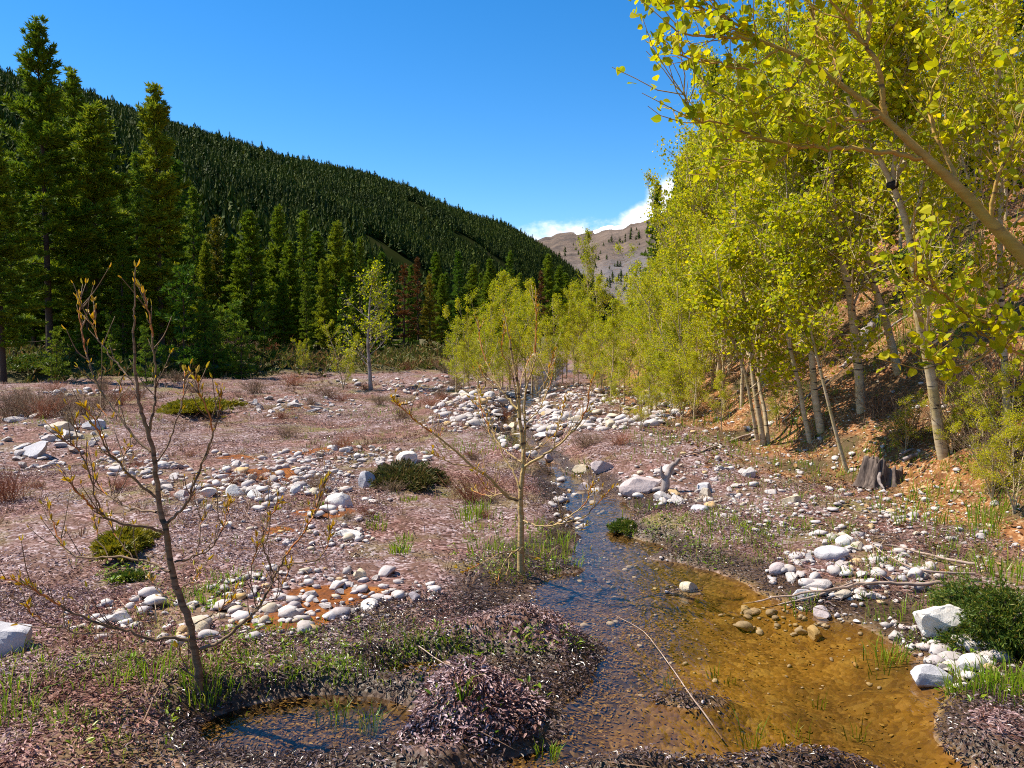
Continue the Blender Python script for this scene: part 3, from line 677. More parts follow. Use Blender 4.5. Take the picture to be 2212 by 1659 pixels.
# a ragged row right on the skyline
rs = rng.uniform(0, len(SP) - 2, 900); RPT = hill_pt(rs, rng.uniform(.985, 1.01, 900))
PP = np.vstack([P[rest], RPT]); DD_ = np.hypot(PP[:, 0], PP[:, 1])
rg = np.random.default_rng(3); lo = [far_tree(rg, 6, 7) for _ in range(7)]; hi = [far_tree(rg, 11, 9) for _ in range(7)]
mb = MB(); hh = (.45 + .62 * fbm(PP[:, 0] / 45, PP[:, 1] / 45, 3, 17)) * (3.2 + 6.5 * rng.random(len(PP)) ** 1.4) * np.where(rng.random(len(PP)) < .08, 1.4, 1) * np.interp(DD_, [100, 350], [1.25, 1.]); ang = rng.uniform(0, 6.28, len(PP)); ww = rng.uniform(.8, 1.15, len(PP))
pick = rng.integers(0, 7, len(PP))
for lod, sel in ((hi, DD_ < 330), (lo, DD_ >= 330)):
    for v in range(7):
        ids = np.where(sel & (pick == v))[0]
        if len(ids) == 0: continue
        Vt, Ft = lod[v]; ca, sa = np.cos(ang[ids])[:, None], np.sin(ang[ids])[:, None]; h = hh[ids][:, None]; w = ww[ids][:, None] * h
        Vx = (Vt[None, :, 0] * ca - Vt[None, :, 1] * sa) * w; Vy = (Vt[None, :, 0] * sa + Vt[None, :, 1] * ca) * w; Vz = Vt[None, :, 2] * h
        VV = np.stack([Vx + PP[ids, 0][:, None], Vy + PP[ids, 1][:, None], Vz + PP[ids, 2][:, None]], -1).reshape(-1, 3)
        FF = (Ft[None] + (np.arange(len(ids)) * len(Vt))[:, None, None]).reshape(-1, 3); mb.add(VV, FF)
tag(mb.build('hillside_forest', M['hill_needles'], None, False), 'dense dark conifer forest covering the long hillside up to its ridge', 'forest', None, 'stuff')
# scattered trees on the bare mountain
mb = MB()
for j in range(800):
    a = int(rng.integers(30, 130)); b = int(rng.integers(15, 66)); p = MTN[a, b]
    if vn2(a / 9., b / 7., 31) < .52 and rng.random() < .85: continue
    Vt, Ft = lo[int(rng.integers(0, 7))]; h = rng.uniform(9, 20)
    mb.add(Vt * [h * 1.3, h * 1.3, h] + p, Ft)
tag(mb.build('mountain_trees', M['hill_needles'], None, False), 'tiny dark conifers dotted over the brown mountainside', 'trees', None, 'stuff')

# ------------------------------------------------------------------ aspens
def aspen(trunks, seed, nb=16, leaf=.045, leaf_n=9, crown0=.25, spread=.5, ns=5, nt=5, hexa=True, twig_mat=0, upright=.75, tips=True, dens=1., droop=0., twr=1.):
    """trunks: list of (points, r0, r1). Limbs and twigs go into the trunk mesh, leaves into the crown mesh"""
    rg = np.random.default_rng(seed); tr = MB(); LC = []; LD = []
    up = np.array([0, 0, 1.])
    for (P, r0, r1) in trunks:
        P = smoothline(P, 3); seg = np.linalg.norm(np.diff(P, axis=0), axis=1); cl = np.concatenate([[0], np.cumsum(seg)]); Lt = cl[-1]
        rad = np.interp(cl / Lt, [0, .08, 1], [r0 * 1.2, r0, r1]); tube(tr, P, rad, 8 if r0 > .02 else 5)
        ptat = lambda s: np.array([np.interp(s, cl, P[:, c]) for c in range(3)])
        for b in range(nb):
            f = crown0 + (1 - crown0) * (b + rg.uniform(0, 1)) / nb; f = min(f, .99); s0 = ptat(f * Lt); a = rg.uniform(0, 6.28)
            tdir = ptat(min(f + .03, 1) * Lt) - ptat(max(f - .03, 0) * Lt); tdir /= np.linalg.norm(tdir)
            el = rg.uniform(.25, .9) * upright / .75
            out = np.array([cos(a), sin(a), 0]); d = out * cos(el) + up * sin(el) * .7 + tdir * .35; d /= np.linalg.norm(d)
            L = Lt * spread * (1.08 - f) ** .7 * rg.uniform(.55, 1.1); L = max(L, .25)
            q = np.linspace(0, 1, 6)[:, None]; B = s0 + d * L * q + up * L * (.22 - droop) * q ** 2 + np.cumsum(rg.normal(0, .025 * L, (6, 3)), 0) * q
            rb = min(r0 * .42, .004 + .011 * L); tube(tr, B, np.linspace(rb, .003, 6), 4, cap=False)
            for s_ in range(ns):
                fs = rg.uniform(.2, 1); sp = B[0] + (B[-1] - B[0]) * 0; sp = np.array([np.interp(fs, q[:, 0], B[:, c]) for c in range(3)])
                d2 = (B[-1] - B[0]) / L + rdir(1, rg)[0] * .9 + up * .25; d2 /= np.linalg.norm(d2); L2 = L * rg.uniform(.25, .5) * (1.15 - .5 * fs)
                Q = sp + d2 * L2 * np.linspace(0, 1, 4)[:, None] + up * L2 * .15 * (np.linspace(0, 1, 4)[:, None] ** 2); tube(tr, Q, np.linspace(max(.005 * twr, rb * .5), .003 * twr, 4), 3, cap=False)
                for t_ in range(nt):
                    ft = rg.uniform(.15, 1); tp = Q[0] + (Q[-1] - Q[0]) * ft; d3 = d2 * .6 + rdir(1, rg)[0] * .9 + up * .2; d3 /= np.linalg.norm(d3); L3 = rg.uniform(.14, .36) * (1 if L > .6 else .7)
                    tube(tr, np.stack([tp, tp + d3 * L3]), [.0035 * twr, .002 * twr], 3, cap=False)
                    m = max(1, int(leaf_n * dens * rg.uniform(.5, 1.3))); LC.append(tp + d3 * L3 * rg.uniform(.0, 1.1, (m, 1)) + rg.normal(0, .05, (m, 3))); LD.append(np.tile(d3, (m, 1)))
    cr = MB(); C = np.concatenate(LC); Dv = np.concatenate(LD); n = len(C)
    U = Dv * .4 + rdir(n, rg) + np.array([0, 0, -.35]); N = rdir(n, rg) + np.array([0, 0, .55])
    leaves(cr, C, U, N, leaf * rg.uniform(.6, 1.15, n), .92, .10)
    return tr, cr, n
def stem(h, lean=(0, 0), seed=0, n=7):
    rg = np.random.default_rng(seed); t = np.linspace(0, 1, n); 
    return np.stack([lean[0] * t ** 1.5 * h + np.cumsum(rg.normal(0, .012 * h, n)) * t, lean[1] * t ** 1.5 * h + np.cumsum(rg.normal(0, .012 * h, n)) * t, t * h], -1)
AK = []
for j in range(5):
    rg_ = np.random.default_rng(100 + j)
    nst = [1, 3, 1, 2, 4][j]
    tks = [(stem(5. * rg_.uniform(.75, 1) if k_ else 5., (rg_.normal(0, .16) if nst > 1 else rg_.normal(0, .05), rg_.normal(0, .16) if nst > 1 else 0), 50 + j * 7 + k_), .045 if nst < 3 else .032, .006) for k_ in range(nst)]
    tr, cr, n = aspen(tks, 200 + j, nb=[24, 11, 20, 15, 9][j], leaf=.050, leaf_n=8.5, crown0=[.16, .12, .22, .08, .06][j], spread=.34, ns=6, nt=5, twr=.5)
    AK.append(Kind('aspen_tree', [('trunk', tr, M['aspen_bark'], True), ('crown', cr, M['aspen_leaf'], False)]))
def aplant(px, yt, d, label, cat='aspen', group=None, v=None, wide=1.0):
    p = at(px, yt, d); z = Hs(p[0], p[1]); s = max((p[2] - z) / 5., .12); w = s ** .7 * wide * .86
    return AK[v if v is not None else random.randrange(5)].place((p[0], p[1], z - .05), random.uniform(0, 6.28), (w, w, s), label, cat, group)
for (px, yt, d) in ((985, 690, 23), (1012, 655, 24), (1048, 622, 25), (1085, 596, 26), (1118, 598, 27), (1150, 615, 25), (1178, 640, 24), (1000, 740, 21.5), (1030, 700, 22), (1065, 660, 22.5), (1100, 650, 23), (1135, 660, 23), (1080, 720, 21.5), (1160, 700, 22)):
    aplant(px, yt, d, 'bright green young aspen in the rounded thicket behind the central sapling', 'aspen', 'rounded aspen thicket behind the central sapling', wide=.9)
aplant(1268, 505, 36, 'slender pale yellow aspen standing up in front of the brown mountain', v=0, wide=.7)
aplant(740, 690, 24, 'small leafy aspen right beside the grey half bare tree', v=3, wide=.8)
aplant(655, 732, 30, 'little thin aspen bush in front of the dark forest at the gravel bank', v=1, wide=.7)
for (px, yt, d) in ((1200, 640, 30), (1225, 618, 33), (1248, 592, 36), (1295, 602, 31), (1320, 600, 28), (1370, 600, 26), (1330, 650, 21), (1290, 680, 23), (1240, 700, 25), (1395, 560, 25), (1420, 530, 23), (1410, 610, 17.5), (1380, 650, 19), (1215, 720, 27), (1350, 700, 19.5),
                    (1300, 740, 21), (1250, 770, 24), (1340, 780, 17), (1400, 790, 15), (1450, 780, 14.2), (1500, 760, 13.2), (1280, 720, 22), (1360, 650, 22), (1440, 620, 18), (1320, 690, 19), (1400, 680, 20), (1225, 660, 30), (1475, 720, 14.5), (1455, 480, 22), (1420, 730, 16.5), (1270, 640, 30), (1460, 690, 15.5), (1385, 740, 17.5)):
    aplant(px, yt, d, 'bushy yellow green aspen along the foot of the slope beyond the stream', 'aspen', 'aspens along the foot of the slope')
for (px, yt, d) in ((1485, 400, 20), (1500, 320, 21), (1520, 250, 19), (1530, 140, 18), (1532, 115, 19), (1562, 165, 17), (1585, 230, 16), (1605, 155, 18), (1642, 125, 17), (1475, 560, 15), (1512, 500, 16), (1545, 435, 15), (1572, 490, 13.5), (1505, 650, 14),
                    (1700, 60, 16), (1762, 20, 17), (1822, -50, 16), (1902, -50, 18), (1985, -100, 16), (2055, -80, 15), (2125, -100, 14), (2195, -120, 13), (1680, 210, 14), (1742, 270, 13.5), (2080, 110, 18), (2205, 60, 16), (1655, 330, 13.5), (1610, 400, 13),
                    (1890, 150, 15), (1960, 60, 14), (2010, 220, 14.5)):
    aplant(px, yt, d, 'tall yellow green aspen on the slope among many others', 'aspen', 'aspens crowding the slope')
for (px, yt, d) in ((1385, 830, 11.8), (1560, 800, 12.2), (1680, 800, 11.6)):
    aplant(px, yt, d, 'low leafy aspen shoot on the stony bank', 'aspen', 'aspen shoots on the stony bank', wide=.8)

for (px, yt, d) in ((2110, 800, 8.2), (2190, 750, 7.6), (2060, 870, 8.4), (2200, 880, 7.0), (1960, 840, 9.0), (2150, 900, 7.4)):
    aplant(px, yt, d, 'low leafy aspen sucker among the grey brush at the right edge', 'aspen', 'aspen suckers among the grey brush', v=random.choice([1, 4]), wide=.9)

def traced(pts, d0, d1=None, n=3):
    """stem through photo points; base stands on the ground, depth runs d0 -> d1"""
    d1 = d0 if d1 is None else d1; k = np.linspace(0, 1, len(pts))
    return np.array([at(p[0], p[1], d0 + (d1 - d0) * t) for p, t in zip(pts, k)])
def own_aspen(name, label, trunks, seed, bark='aspen_bark', leafmat='aspen_leaf', extra=None, **kw):
    base = trunks[0][0][0].copy()
    tks = [(np.asarray(P) - base, a * .82, b) for P, a, b in trunks]
    tr, cr, n = aspen(tks, seed, **kw); e = empty(name, base); tag(e, label, 'aspen')
    tr.build('trunk', M[bark], e, True); cr.build('crown', M[leafmat], e, False)
    return e
def base_d(px, py): return G(px, py)[1]
d = base_d(1648, 962)
own_aspen('aspen_tree', 'clump of pale aspen stems rising from one foot at the edge of the stony bank', [
    (traced([(1650, 968), (1640, 900), (1630, 840), (1622, 770), (1615, 690), (1600, 600), (1590, 480), (1585, 330)], d), .045, .008),
    (traced([(1660, 966), (1652, 890), (1640, 830), (1638, 760), (1650, 660), (1655, 560), (1665, 420)], d, d + .6), .035, .006),
    (traced([(1636, 950), (1622, 870), (1608, 800), (1580, 730), (1560, 640), (1545, 540)], d, d - .5), .03, .006)], 301, nb=14, leaf=.055, leaf_n=8.5, crown0=.2, spread=.34, ns=6, nt=5)
d = base_d(1750, 952)
own_aspen('aspen_tree', 'thin dark stemmed aspen left of the brightest trunk', [(traced([(1750, 955), (1735, 885), (1728, 840), (1710, 765), (1695, 680), (1690, 560), (1700, 420), (1690, 300)], d), .036, .007)], 302, nb=18, leaf_n=8, ns=6, leaf=.05, crown0=.27, spread=.32)
d = base_d(1775, 930)
own_aspen('aspen_tree', 'aspen with a bright ringed trunk between two thinner stems', [(traced([(1774, 935), (1760, 855), (1755, 790), (1750, 720), (1740, 640), (1730, 520), (1735, 380), (1720, 200)], d), .055, .009)], 303, nb=20, leaf_n=8, ns=6, leaf=.052, crown0=.26, spread=.32)
d = base_d(1829, 1018)
own_aspen('aspen_tree', 'thin crooked aspen rooted in the pebbles nearest the weathered stump', [(traced([(1830, 1020), (1808, 943), (1785, 853), (1765, 770), (1745, 690), (1720, 600), (1690, 480)], d), .026, .006)], 304, nb=15, leaf_n=8, ns=6, leaf=.05, crown0=.32, spread=.3)
d = base_d(1860, 888)
own_aspen('aspen_tree', 'stout pale aspen trunk with a bare foot standing on the orange slope', [(traced([(1862, 895), (1853, 786), (1843, 703), (1835, 636), (1818, 560), (1800, 440), (1790, 280), (1770, 60)], d), .068, .011)], 305, nb=22, leaf_n=8, ns=6, leaf=.055, crown0=.24, spread=.32)
d = base_d(1940, 806)
own_aspen('aspen_tree', 'aspen higher up the slope behind the trunk with the black burl', [(traced([(1942, 812), (1925, 740), (1912, 690), (1880, 590), (1850, 470), (1830, 330), (1835, 150)], d), .06, .01)], 306, nb=20, leaf_n=8, ns=6, leaf=.055, crown0=.22, spread=.32)
d = base_d(2038, 985)
tB = own_aspen('aspen_tree', 'large pale aspen with a black burl below its fork, beside the weathered stump', [
    (traced([(2040, 992), (2026, 920), (2012, 820), (1998, 750), (1985, 690), (1977, 620), (1972, 560), (1962, 500), (1942, 433), (1926, 396), (1898, 340), (1872, 287), (1835, 220), (1790, 90)], d, d - .4), .066, .010),
    (traced([(1926, 398), (1940, 372), (1955, 350), (1957, 300), (1950, 240), (1955, 120), (1950, -40)], d - .25, d + .2), .034, .008),
    (traced([(1926, 398), (1934, 340), (1938, 290), (1930, 180), (1900, 20)], d - .25, d - .6), .03, .007)], 307, nb=20, leaf_n=8, ns=6, leaf=.05, crown0=.2, spread=.3)
d = base_d(2180, 950)
own_aspen('aspen_tree', 'straight upright aspen between the burl trunk and the picture edge', [(traced([(2180, 955), (2170, 786), (2164, 653), (2160, 553), (2162, 433), (2162, 317), (2160, 200), (2150, -20)], d), .042, .012)], 308, nb=22, leaf_n=8, ns=6, leaf=.05, crown0=.2, spread=.3)
# burl of the big aspen
def icosph(sub):
    import bmesh
    bm = bmesh.new(); bmesh.ops.create_icosphere(bm, subdivisions=sub, radius=1.); bm.verts.index_update()
    V = np.array([v.co[:] for v in bm.verts]); Fc = np.array([[v.index for v in f.verts] for f in bm.faces]); bm.free(); return V, Fc
ICO = {k: icosph(k) for k in (1, 2, 3, 4)}
Vb, Fb = ICO[3]; db = base_d(2038, 985); pb = at(1928, 400, db - .27) - np.array(tB.location)
mb = MB(); mb.add(Vb * (.058 * (1 + .35 * (fbm3(Vb * 2.2, 3, 4) - .5)))[:, None] * [1, 1, .85] + pb, Fb); mb.build('burl', M['burl'], tB, True)

# the leaning aspen close to the camera on the right
HD = 3.5
def hb(pts, d0, d1): return traced(pts, d0, d1)
hero_main = hb([(2420, 1010), (2380, 800), (2290, 650), (2208, 550), (2142, 483), (2075, 410), (2008, 347), (1958, 300), (1908, 253), (1858, 213), (1802, 173), (1742, 130), (1682, 103), (1642, 88), (1608, 63), (1568, 37), (1542, 0), (1510, -60)], 3.55, 3.7)
hero_main[0, 2] = Hs(hero_main[0, 0], hero_main[0, 1]) - .05
HB = [([(1908, 253), (1908, 200), (1903, 157), (1885, 120), (1868, 93), (1838, 63), (1822, 33), (1775, -20), (1760, -80)], 3.62, 3.5, .013),
      ([(1870, 95), (1882, 43), (1882, -10), (1890, -90)], 3.55, 3.6, .009),
      ([(1988, 343), (1942, 333), (1892, 327), (1842, 320), (1775, 320), (1715, 315), (1675, 307), (1625, 293), (1592, 277), (1542, 263), (1502, 257), (1482, 220), (1476, 200)], 3.6, 3.3, .011),
      ([(1625, 293), (1575, 303), (1542, 297)], 3.4, 3.35, .004), ([(1715, 315), (1692, 343), (1658, 352), (1592, 347), (1540, 340)], 3.45, 3.6, .005),
      ([(1900, 250), (1875, 262), (1835, 258), (1815, 243), (1808, 220), (1790, 190)], 3.6, 3.4, .008), ([(1835, 258), (1780, 275), (1740, 270), (1700, 250)], 3.5, 3.4, .005),
      ([(1645, 88), (1585, 80), (1525, 75), (1470, 72), (1440, 40)], 3.65, 3.5, .007), ([(1680, 108), (1642, 133), (1588, 148), (1542, 133), (1475, 120), (1440, 90)], 3.65, 3.8, .007),
      ([(1610, 62), (1560, 60), (1500, 20), (1440, -10)], 3.66, 3.9, .005), ([(1570, 37), (1510, 15), (1470, 10), (1425, 10)], 3.66, 3.7, .005), ([(2075, 410), (2040, 330), (2010, 250), (2020, 170), (2060, 60)], 3.6, 3.9, .011),
      ([(2140, 483), (2150, 400), (2190, 300), (2230, 180)], 3.58, 3.5, .010), ([(1800, 172), (1800, 110), (1760, 60), (1740, -20)], 3.65, 3.9, .007), ([(1740, 130), (1720, 180), (1660, 210), (1600, 220), (1560, 210)], 3.65, 3.5, .006),
      ([(2290, 650), (2200, 700), (2110, 690), (2040, 640), (1990, 610), (1940, 600)], 3.5, 3.2, .010), ([(2210, 700), (2120, 770), (2050, 790), (1990, 760)], 3.4, 3.2, .006), ([(2380, 800), (2250, 780), (2150, 740), (2090, 700)], 3.5, 3.4, .008)]
base = hero_main[0].copy(); rgH = np.random.default_rng(77); trH = MB(); LC = []; LD = []; upv = np.array([0, 0, 1.])
P = smoothline(hero_main - base, 4); f = np.linspace(0, 1, len(P)); tube(trH, P, np.interp(f, [0, .2, .6, 1], [.062, .048, .022, .004]) * 0 + np.interp(f, [0, .18, .29, .41, .53, .65, .82, 1], [.040, .028, .021, .016, .012, .009, .006, .003]), 10)
hl = [(P[int(len(P) * .55):], .004)]
for pts, d0, d1, r in HB:
    Q = smoothline(hb(pts, d0, d1) - base, 4, .004, rgH); tube(trH, Q, np.linspace(r, .0022, len(Q)), 6); hl.append((Q, r))
for Q, r in hl:
    Lq = np.linalg.norm(np.diff(Q, axis=0), axis=1).sum()
    for b in range(int(Lq / .040)):
        f0 = rgH.uniform(.18, 1); s0 = Q[min(int(f0 * (len(Q) - 1)), len(Q) - 1)]; dq = Q[-1] - Q[0]; dq /= np.linalg.norm(dq)
        d2 = dq * .7 + rdir(1, rgH)[0] * .8 + upv * .3; d2 /= np.linalg.norm(d2); L2 = rgH.uniform(.08, .32)
        W = s0 + d2 * L2 * np.linspace(0, 1, 4)[:, None] + upv * L2 * .25 * np.linspace(0, 1, 4)[:, None] ** 2 + rgH.normal(0, .008, (4, 3)) * np.array([0, 1, 1, 1])[:, None]
        tube(trH, W, np.linspace(.0028, .0014, 4), 4, cap=False)
        for c in range(rgH.integers(1, 4)):
            ft = rgH.uniform(.4, 1); m = rgH.integers(2, 6); cpt = W[0] + (W[-1] - W[0]) * ft
            LC.append(cpt + rgH.normal(0, .022, (m, 3))); LD.append(np.tile(d2, (m, 1)))
C = np.concatenate(LC); Dv = np.concatenate(LD); n = len(C); crH = MB()
def round_leaves(mb, C, U, N, L, rg):
    U = U / np.linalg.norm(U, axis=1, keepdims=True); S = np.cross(N, U); S /= np.linalg.norm(S, axis=1, keepdims=True); N = np.cross(U, S)
    pr = [(0, 0), (.10, .30), (.32, .47), (.58, .43), (.82, .20), (1., 0)]; n = len(C); V = np.empty((n, 10, 3)); L = L[:, None]
    for j, (a, w) in enumerate(pr): V[:, j] = C + U * L * a + S * L * w + N * L * (abs(w) * .22 - a * a * .1)
    for j in range(1, 5): a, w = pr[5 - j]; V[:, 5 + j] = C + U * L * a - S * L * w + N * L * (abs(w) * .22 - a * a * .1)
    b = np.arange(n)[:, None] * 10
    mb.add(V.reshape(-1, 3), [b + np.array([[0, 1, 2]]), b + np.array([[0, 2, 3, 5]]), b + np.array([[3, 4, 5]]), b + np.array([[5, 6, 7]]), b + np.array([[0, 5, 7, 8]]), b + np.array([[0, 8, 9]])])
round_leaves(crH, C, Dv * .5 + rdir(n, rgH) + np.array([0, 0, -.3]), rdir(n, rgH) + np.array([0, 0, .7]), .040 * rgH.uniform(.55, 1.2, n), rgH)
e = empty('leaning_aspen', base); tag(e, 'big leaning aspen whose tan trunk slants in from the picture edge across all the others', 'aspen')
trH.build('trunk', M['hero_bark'], e, True); crH.build('crown', M['aspen_leaf'], e, False)

# grey half bare tree in the middle distance
d = base_d(801, 842)
tks = [(traced([(801, 843), (798, 790), (795, 740), (797, 690), (800, 640), (808, 590)], d), .075, .012)]
base = tks[0][0][0].copy(); tr, cr, n = aspen([(tks[0][0] - base, .058, .012)], 401, nb=26, leaf=.065, leaf_n=4.5, crown0=.18, spread=.36, ns=5, nt=4, upright=.5, dens=.9)
e = empty('bare_tree', base); tag(e, 'grey half bare tree with few leaves, alone on the stones before the forest', 'tree')
tr.build('trunk', M['dead_wood'], e, True); cr.build('crown', M['aspen_leaf'], e, False)

# ------------------------------------------------------------------ the two budding saplings
def sapling(name, label, bark, base_px, d0, trunk, branches, r0, seed, ox, oy, ox2, oy2, budn=5, budL=.045, shoot=True):
    """trunk / branches hold positions read off two enlarged views of the photo; first number tells the view"""
    rg = np.random.default_rng(seed); tr = MB(); bu = MB(); limbs = []; twl = []
    def cv(v, p): return (ox + p[0] / 3., oy + p[1] / 3.) if v == 0 else (ox2 + p[0] / 3., oy2 + p[1] / 3.)
    TP_ = [cv(v, p) if v < 2 else p for v, p in trunk]; Pt = traced(TP_, d0, d0 - .08); gz = Hs(Pt[0, 0], Pt[0, 1]); Pt[0, 2] = min(Pt[0, 2], gz - .03)
    base = Pt[0].copy(); Q = smoothline(Pt - base, 4, .0025, rg); f = np.linspace(0, 1, len(Q)); tube(tr, Q, np.interp(f, [0, .05, .5, .85, 1], [r0 * 1.3, r0, r0 * .62, r0 * .26, .0028]), 10)
    allb = [(Q[int(len(Q) * .6):], .006, .25)]
    for br in branches:
        v = br[0]; pts = [cv(v, p) for p in br[1]]; r = br[2]; a = br[3] if len(br) > 3 else rg.uniform(-.35, .35); st = br[4] if len(br) > 4 else 0
        k = np.linspace(0, 1, len(pts)); W = np.array([at(p[0], p[1], d0 - .05 + st + a * t) for p, t in zip(pts, k)]) - base
        W = smoothline(W, 4, .003, rg); r = r * .78; cut = min(int(len(W) * .62), len(W) - 2); rr = np.linspace(r, .0022, len(W)); a_ = MB(); tube(a_, W[:cut + 1], rr[:cut + 1], 7)
        Lw = np.linalg.norm(np.diff(W, axis=0), axis=1).sum()
        for q_ in range(int(Lw / .11)):
            i_ = int(rg.uniform(.2, .92) * (len(W) - 1)); t_ = W[min(i_ + 1, len(W) - 1)] - W[max(i_ - 1, 0)]; t_ /= np.linalg.norm(t_) + 1e-9; d_ = t_ * .6 + upv * .45 + rdir(1, rg)[0] * .7; d_ /= np.linalg.norm(d_); l_ = rg.uniform(.05, .20)
            T_w = smoothline(np.array([W[i_], W[i_] + d_ * l_ * .5 + rg.normal(0, .006, 3), W[i_] + d_ * l_ + upv * l_ * .2]), 3); tube(a_, T_w, np.linspace(.0026, .0016, len(T_w)), 5); twl.append(T_w)
        b_ = MB(); tube(b_, W[cut:], rr[cut:] * 1.05, 6); limbs.append((a_, b_)); allb.append((W, r, 1.))
    CU = []; UU = []; LL = []
    for T_w in twl:
        for c in range(rg.integers(0, 3)): CU.append(T_w[-1]); UU.append(T_w[-1] - T_w[-2] + rdir(1, rg)[0] * .012); LL.append(budL * rg.uniform(.35, .9))
    for W, r, am in allb:
        L = np.linalg.norm(np.diff(W, axis=0), axis=1).sum(); m = max(3, int(L / .034 * am))
        for b in range(m):
            ff = 1 - rg.random() ** 1.6 * .75; p = W[min(int(ff * (len(W) - 1)), len(W) - 1)]; i = max(1, min(int(ff * (len(W) - 1)), len(W) - 1)); t = W[i] - W[i - 1]; t /= np.linalg.norm(t) + 1e-9
            d = t * .8 + upv * .5 + rdir(1, rg)[0] * .6; d /= np.linalg.norm(d)
            if rg.random() < .5:
                Ls = rg.uniform(.02, .09); tube(tr, np.stack([p, p + d * Ls]), [.0022, .0016], 4); p = p + d * Ls
            for c in range(rg.integers(1, 5) if ff > .75 else 1): CU.append(p); UU.append(d + rdir(1, rg)[0] * .45 + upv * .2); LL.append(budL * rg.uniform(.35, 1.1) * (1 if ff > .6 else .6))
        tip = W[-1]; t = W[-1] - W[-2]; t /= np.linalg.norm(t) + 1e-9
        for c in range(3): CU.append(tip); UU.append(t + rdir(1, rg)[0] * .35); LL.append(budL * rg.uniform(.7, 1.2))
    CU = np.array(CU); UU = np.array(UU); LL = np.array(LL); leaves(bu, CU, UU, rdir(len(CU), rg), LL, .30, .35)
    e = empty(name, base); tag(e, label, 'sapling')
    tr.build('trunk', M[bark], e, True); bu.build('leaves', M['bud'], e, False)
    for a_, b_ in limbs: b_.build('shoot', M['shoot'], a_.build('branch', M[bark], e, True), True)
    return e
S1T = [(1, (1290, 1170)), (1, (1280, 1000)), (1, (1255, 860)), (1, (1230, 720)), (1, (1180, 580)), (1, (1130, 440)), (1, (1100, 280)), (1, (1070, 100)), (0, (1040, 1340)), (0, (1010, 1100)), (0, (990, 960)), (0, (965, 830)), (0, (920, 700)), (0, (890, 560)),
       (0, (870, 400)), (0, (865, 250)), (0, (868, 100)), (0, (870, 0)), (0, (880, -240))]
S1B = [(0, [(965, 830), (990, 700), (1010, 560), (1005, 400), (990, 250), (975, 100), (950, 0), (915, -110)], .008, .05),
       (0, [(885, 525), (810, 440), (740, 360), (670, 270), (620, 190), (608, 110), (612, 40)], .0055, .15),
       (0, [(975, 955), (900, 890), (820, 790), (740, 680), (670, 590), (600, 440), (560, 330), (540, 200), (515, 80), (520, 0), (515, -60)], .0075, .25),
       (0, [(1030, 1265), (900, 1160), (800, 1060), (720, 970), (650, 850), (600, 730), (540, 660)], .008, -.2),
       (0, [(1055, 1480), (950, 1440), (800, 1420), (700, 1390), (620, 1330), (560, 1280), (500, 1210), (440, 1140)], .009, -.25),
       (0, [(700, 1390), (640, 1320), (600, 1180), (560, 1040), (500, 930), (440, 900), (380, 830)], .005, -.15, -.1), (0, [(500, 930), (495, 830), (490, 740)], .0035, 0., -.2),
       (0, [(1010, 1345), (900, 1330), (800, 1300), (720, 1250), (640, 1170), (610, 1060)], .007, .3),
       (0, [(1080, 1420), (1150, 1360), (1220, 1260), (1270, 1130), (1320, 1000), (1370, 880), (1365, 760), (1330, 650), (1290, 560), (1270, 450)], .009, -.1),
       (0, [(1370, 880), (1400, 780), (1420, 680), (1430, 590)], .004, -.05, -.07), (0, [(1010, 1020), (1070, 950), (1110, 860), (1150, 720), (1185, 600), (1195, 500), (1195, 430)], .0055, .2),
       (0, [(740, 680), (770, 600), (780, 520)], .003, .05, .15), (0, [(820, 790), (720, 740), (640, 660)], .003, .1, .15), (0, [(800, 1060), (800, 980), (830, 920)], .003, .1, -.1),
       (1, [(1230, 830), (1100, 815), (980, 825), (850, 780), (700, 740), (550, 680), (420, 630), (300, 550), (180, 480), (0, 420), (-80, 380)], .011, -.3),
       (1, [(780, 780), (600, 790), (450, 770), (300, 720), (200, 650), (180, 600)], .0045, -.1, -.15),
       (1, [(1290, 890), (1380, 860), (1480, 800), (1580, 710), (1660, 640), (1710, 560), (1760, 460), (1800, 380), (1850, 280), (1930, 180), (2000, 80), (2040, 0), (2070, -100), (2100, -190)], .0115, .3),
       (1, [(1820, 345), (1950, 330), (2080, 290), (2130, 190), (2150, 100)], .0045, .1, .2), (1, [(1780, 400), (1730, 280), (1700, 190), (1730, 80), (1770, 0), (1810, -60)], .0045, -.1, .2), (1, [(1660, 640), (1640, 520), (1625, 400), (1640, 300), (1690, 200)], .003, -.1, .15),
       (1, [(1680, 620), (1790, 560), (1830, 470), (1880, 340)], .003, .1, .15),
       (1, [(1100, 385), (1000, 340), (860, 300), (700, 290), (560, 300), (450, 260), (390, 200), (350, 100), (325, 0), (325, -40)], .008, .35), (1, [(700, 290), (640, 180), (610, 60)], .0035, .1, .2), (1, [(860, 300), (770, 180), (720, 80)], .0035, .1, .15),
       (1, [(1145, 585), (1060, 540), (1000, 470), (970, 420)], .005, .15), (1, [(1130, 325), (1250, 290), (1350, 250), (1420, 160), (1470, 30), (1490, -80)], .006, .3), (1, [(1250, 300), (1290, 190), (1300, 80), (1330, 30)], .0035, .1, .1),
       (1, [(1260, 830), (1380, 800), (1500, 760), (1640, 690)], .004, .2), (1, [(1270, 1100), (1200, 1000), (1150, 880)], .0045, .05), (1, [(1140, 500), (1190, 480), (1250, 440), (1290, 390)], .004, .2), (1, [(1250, 730), (1330, 690), (1430, 640), (1520, 560)], .004, -.2)]
d1 = base_d(430, 1490)
sapling('sapling', 'budding sapling with a dark trunk and long side branches, nearest the camera', 'sapling_bark', (430, 1496), d1, S1T, S1B, .0185, 501, 0, 658, 0, 1106, budL=.038)
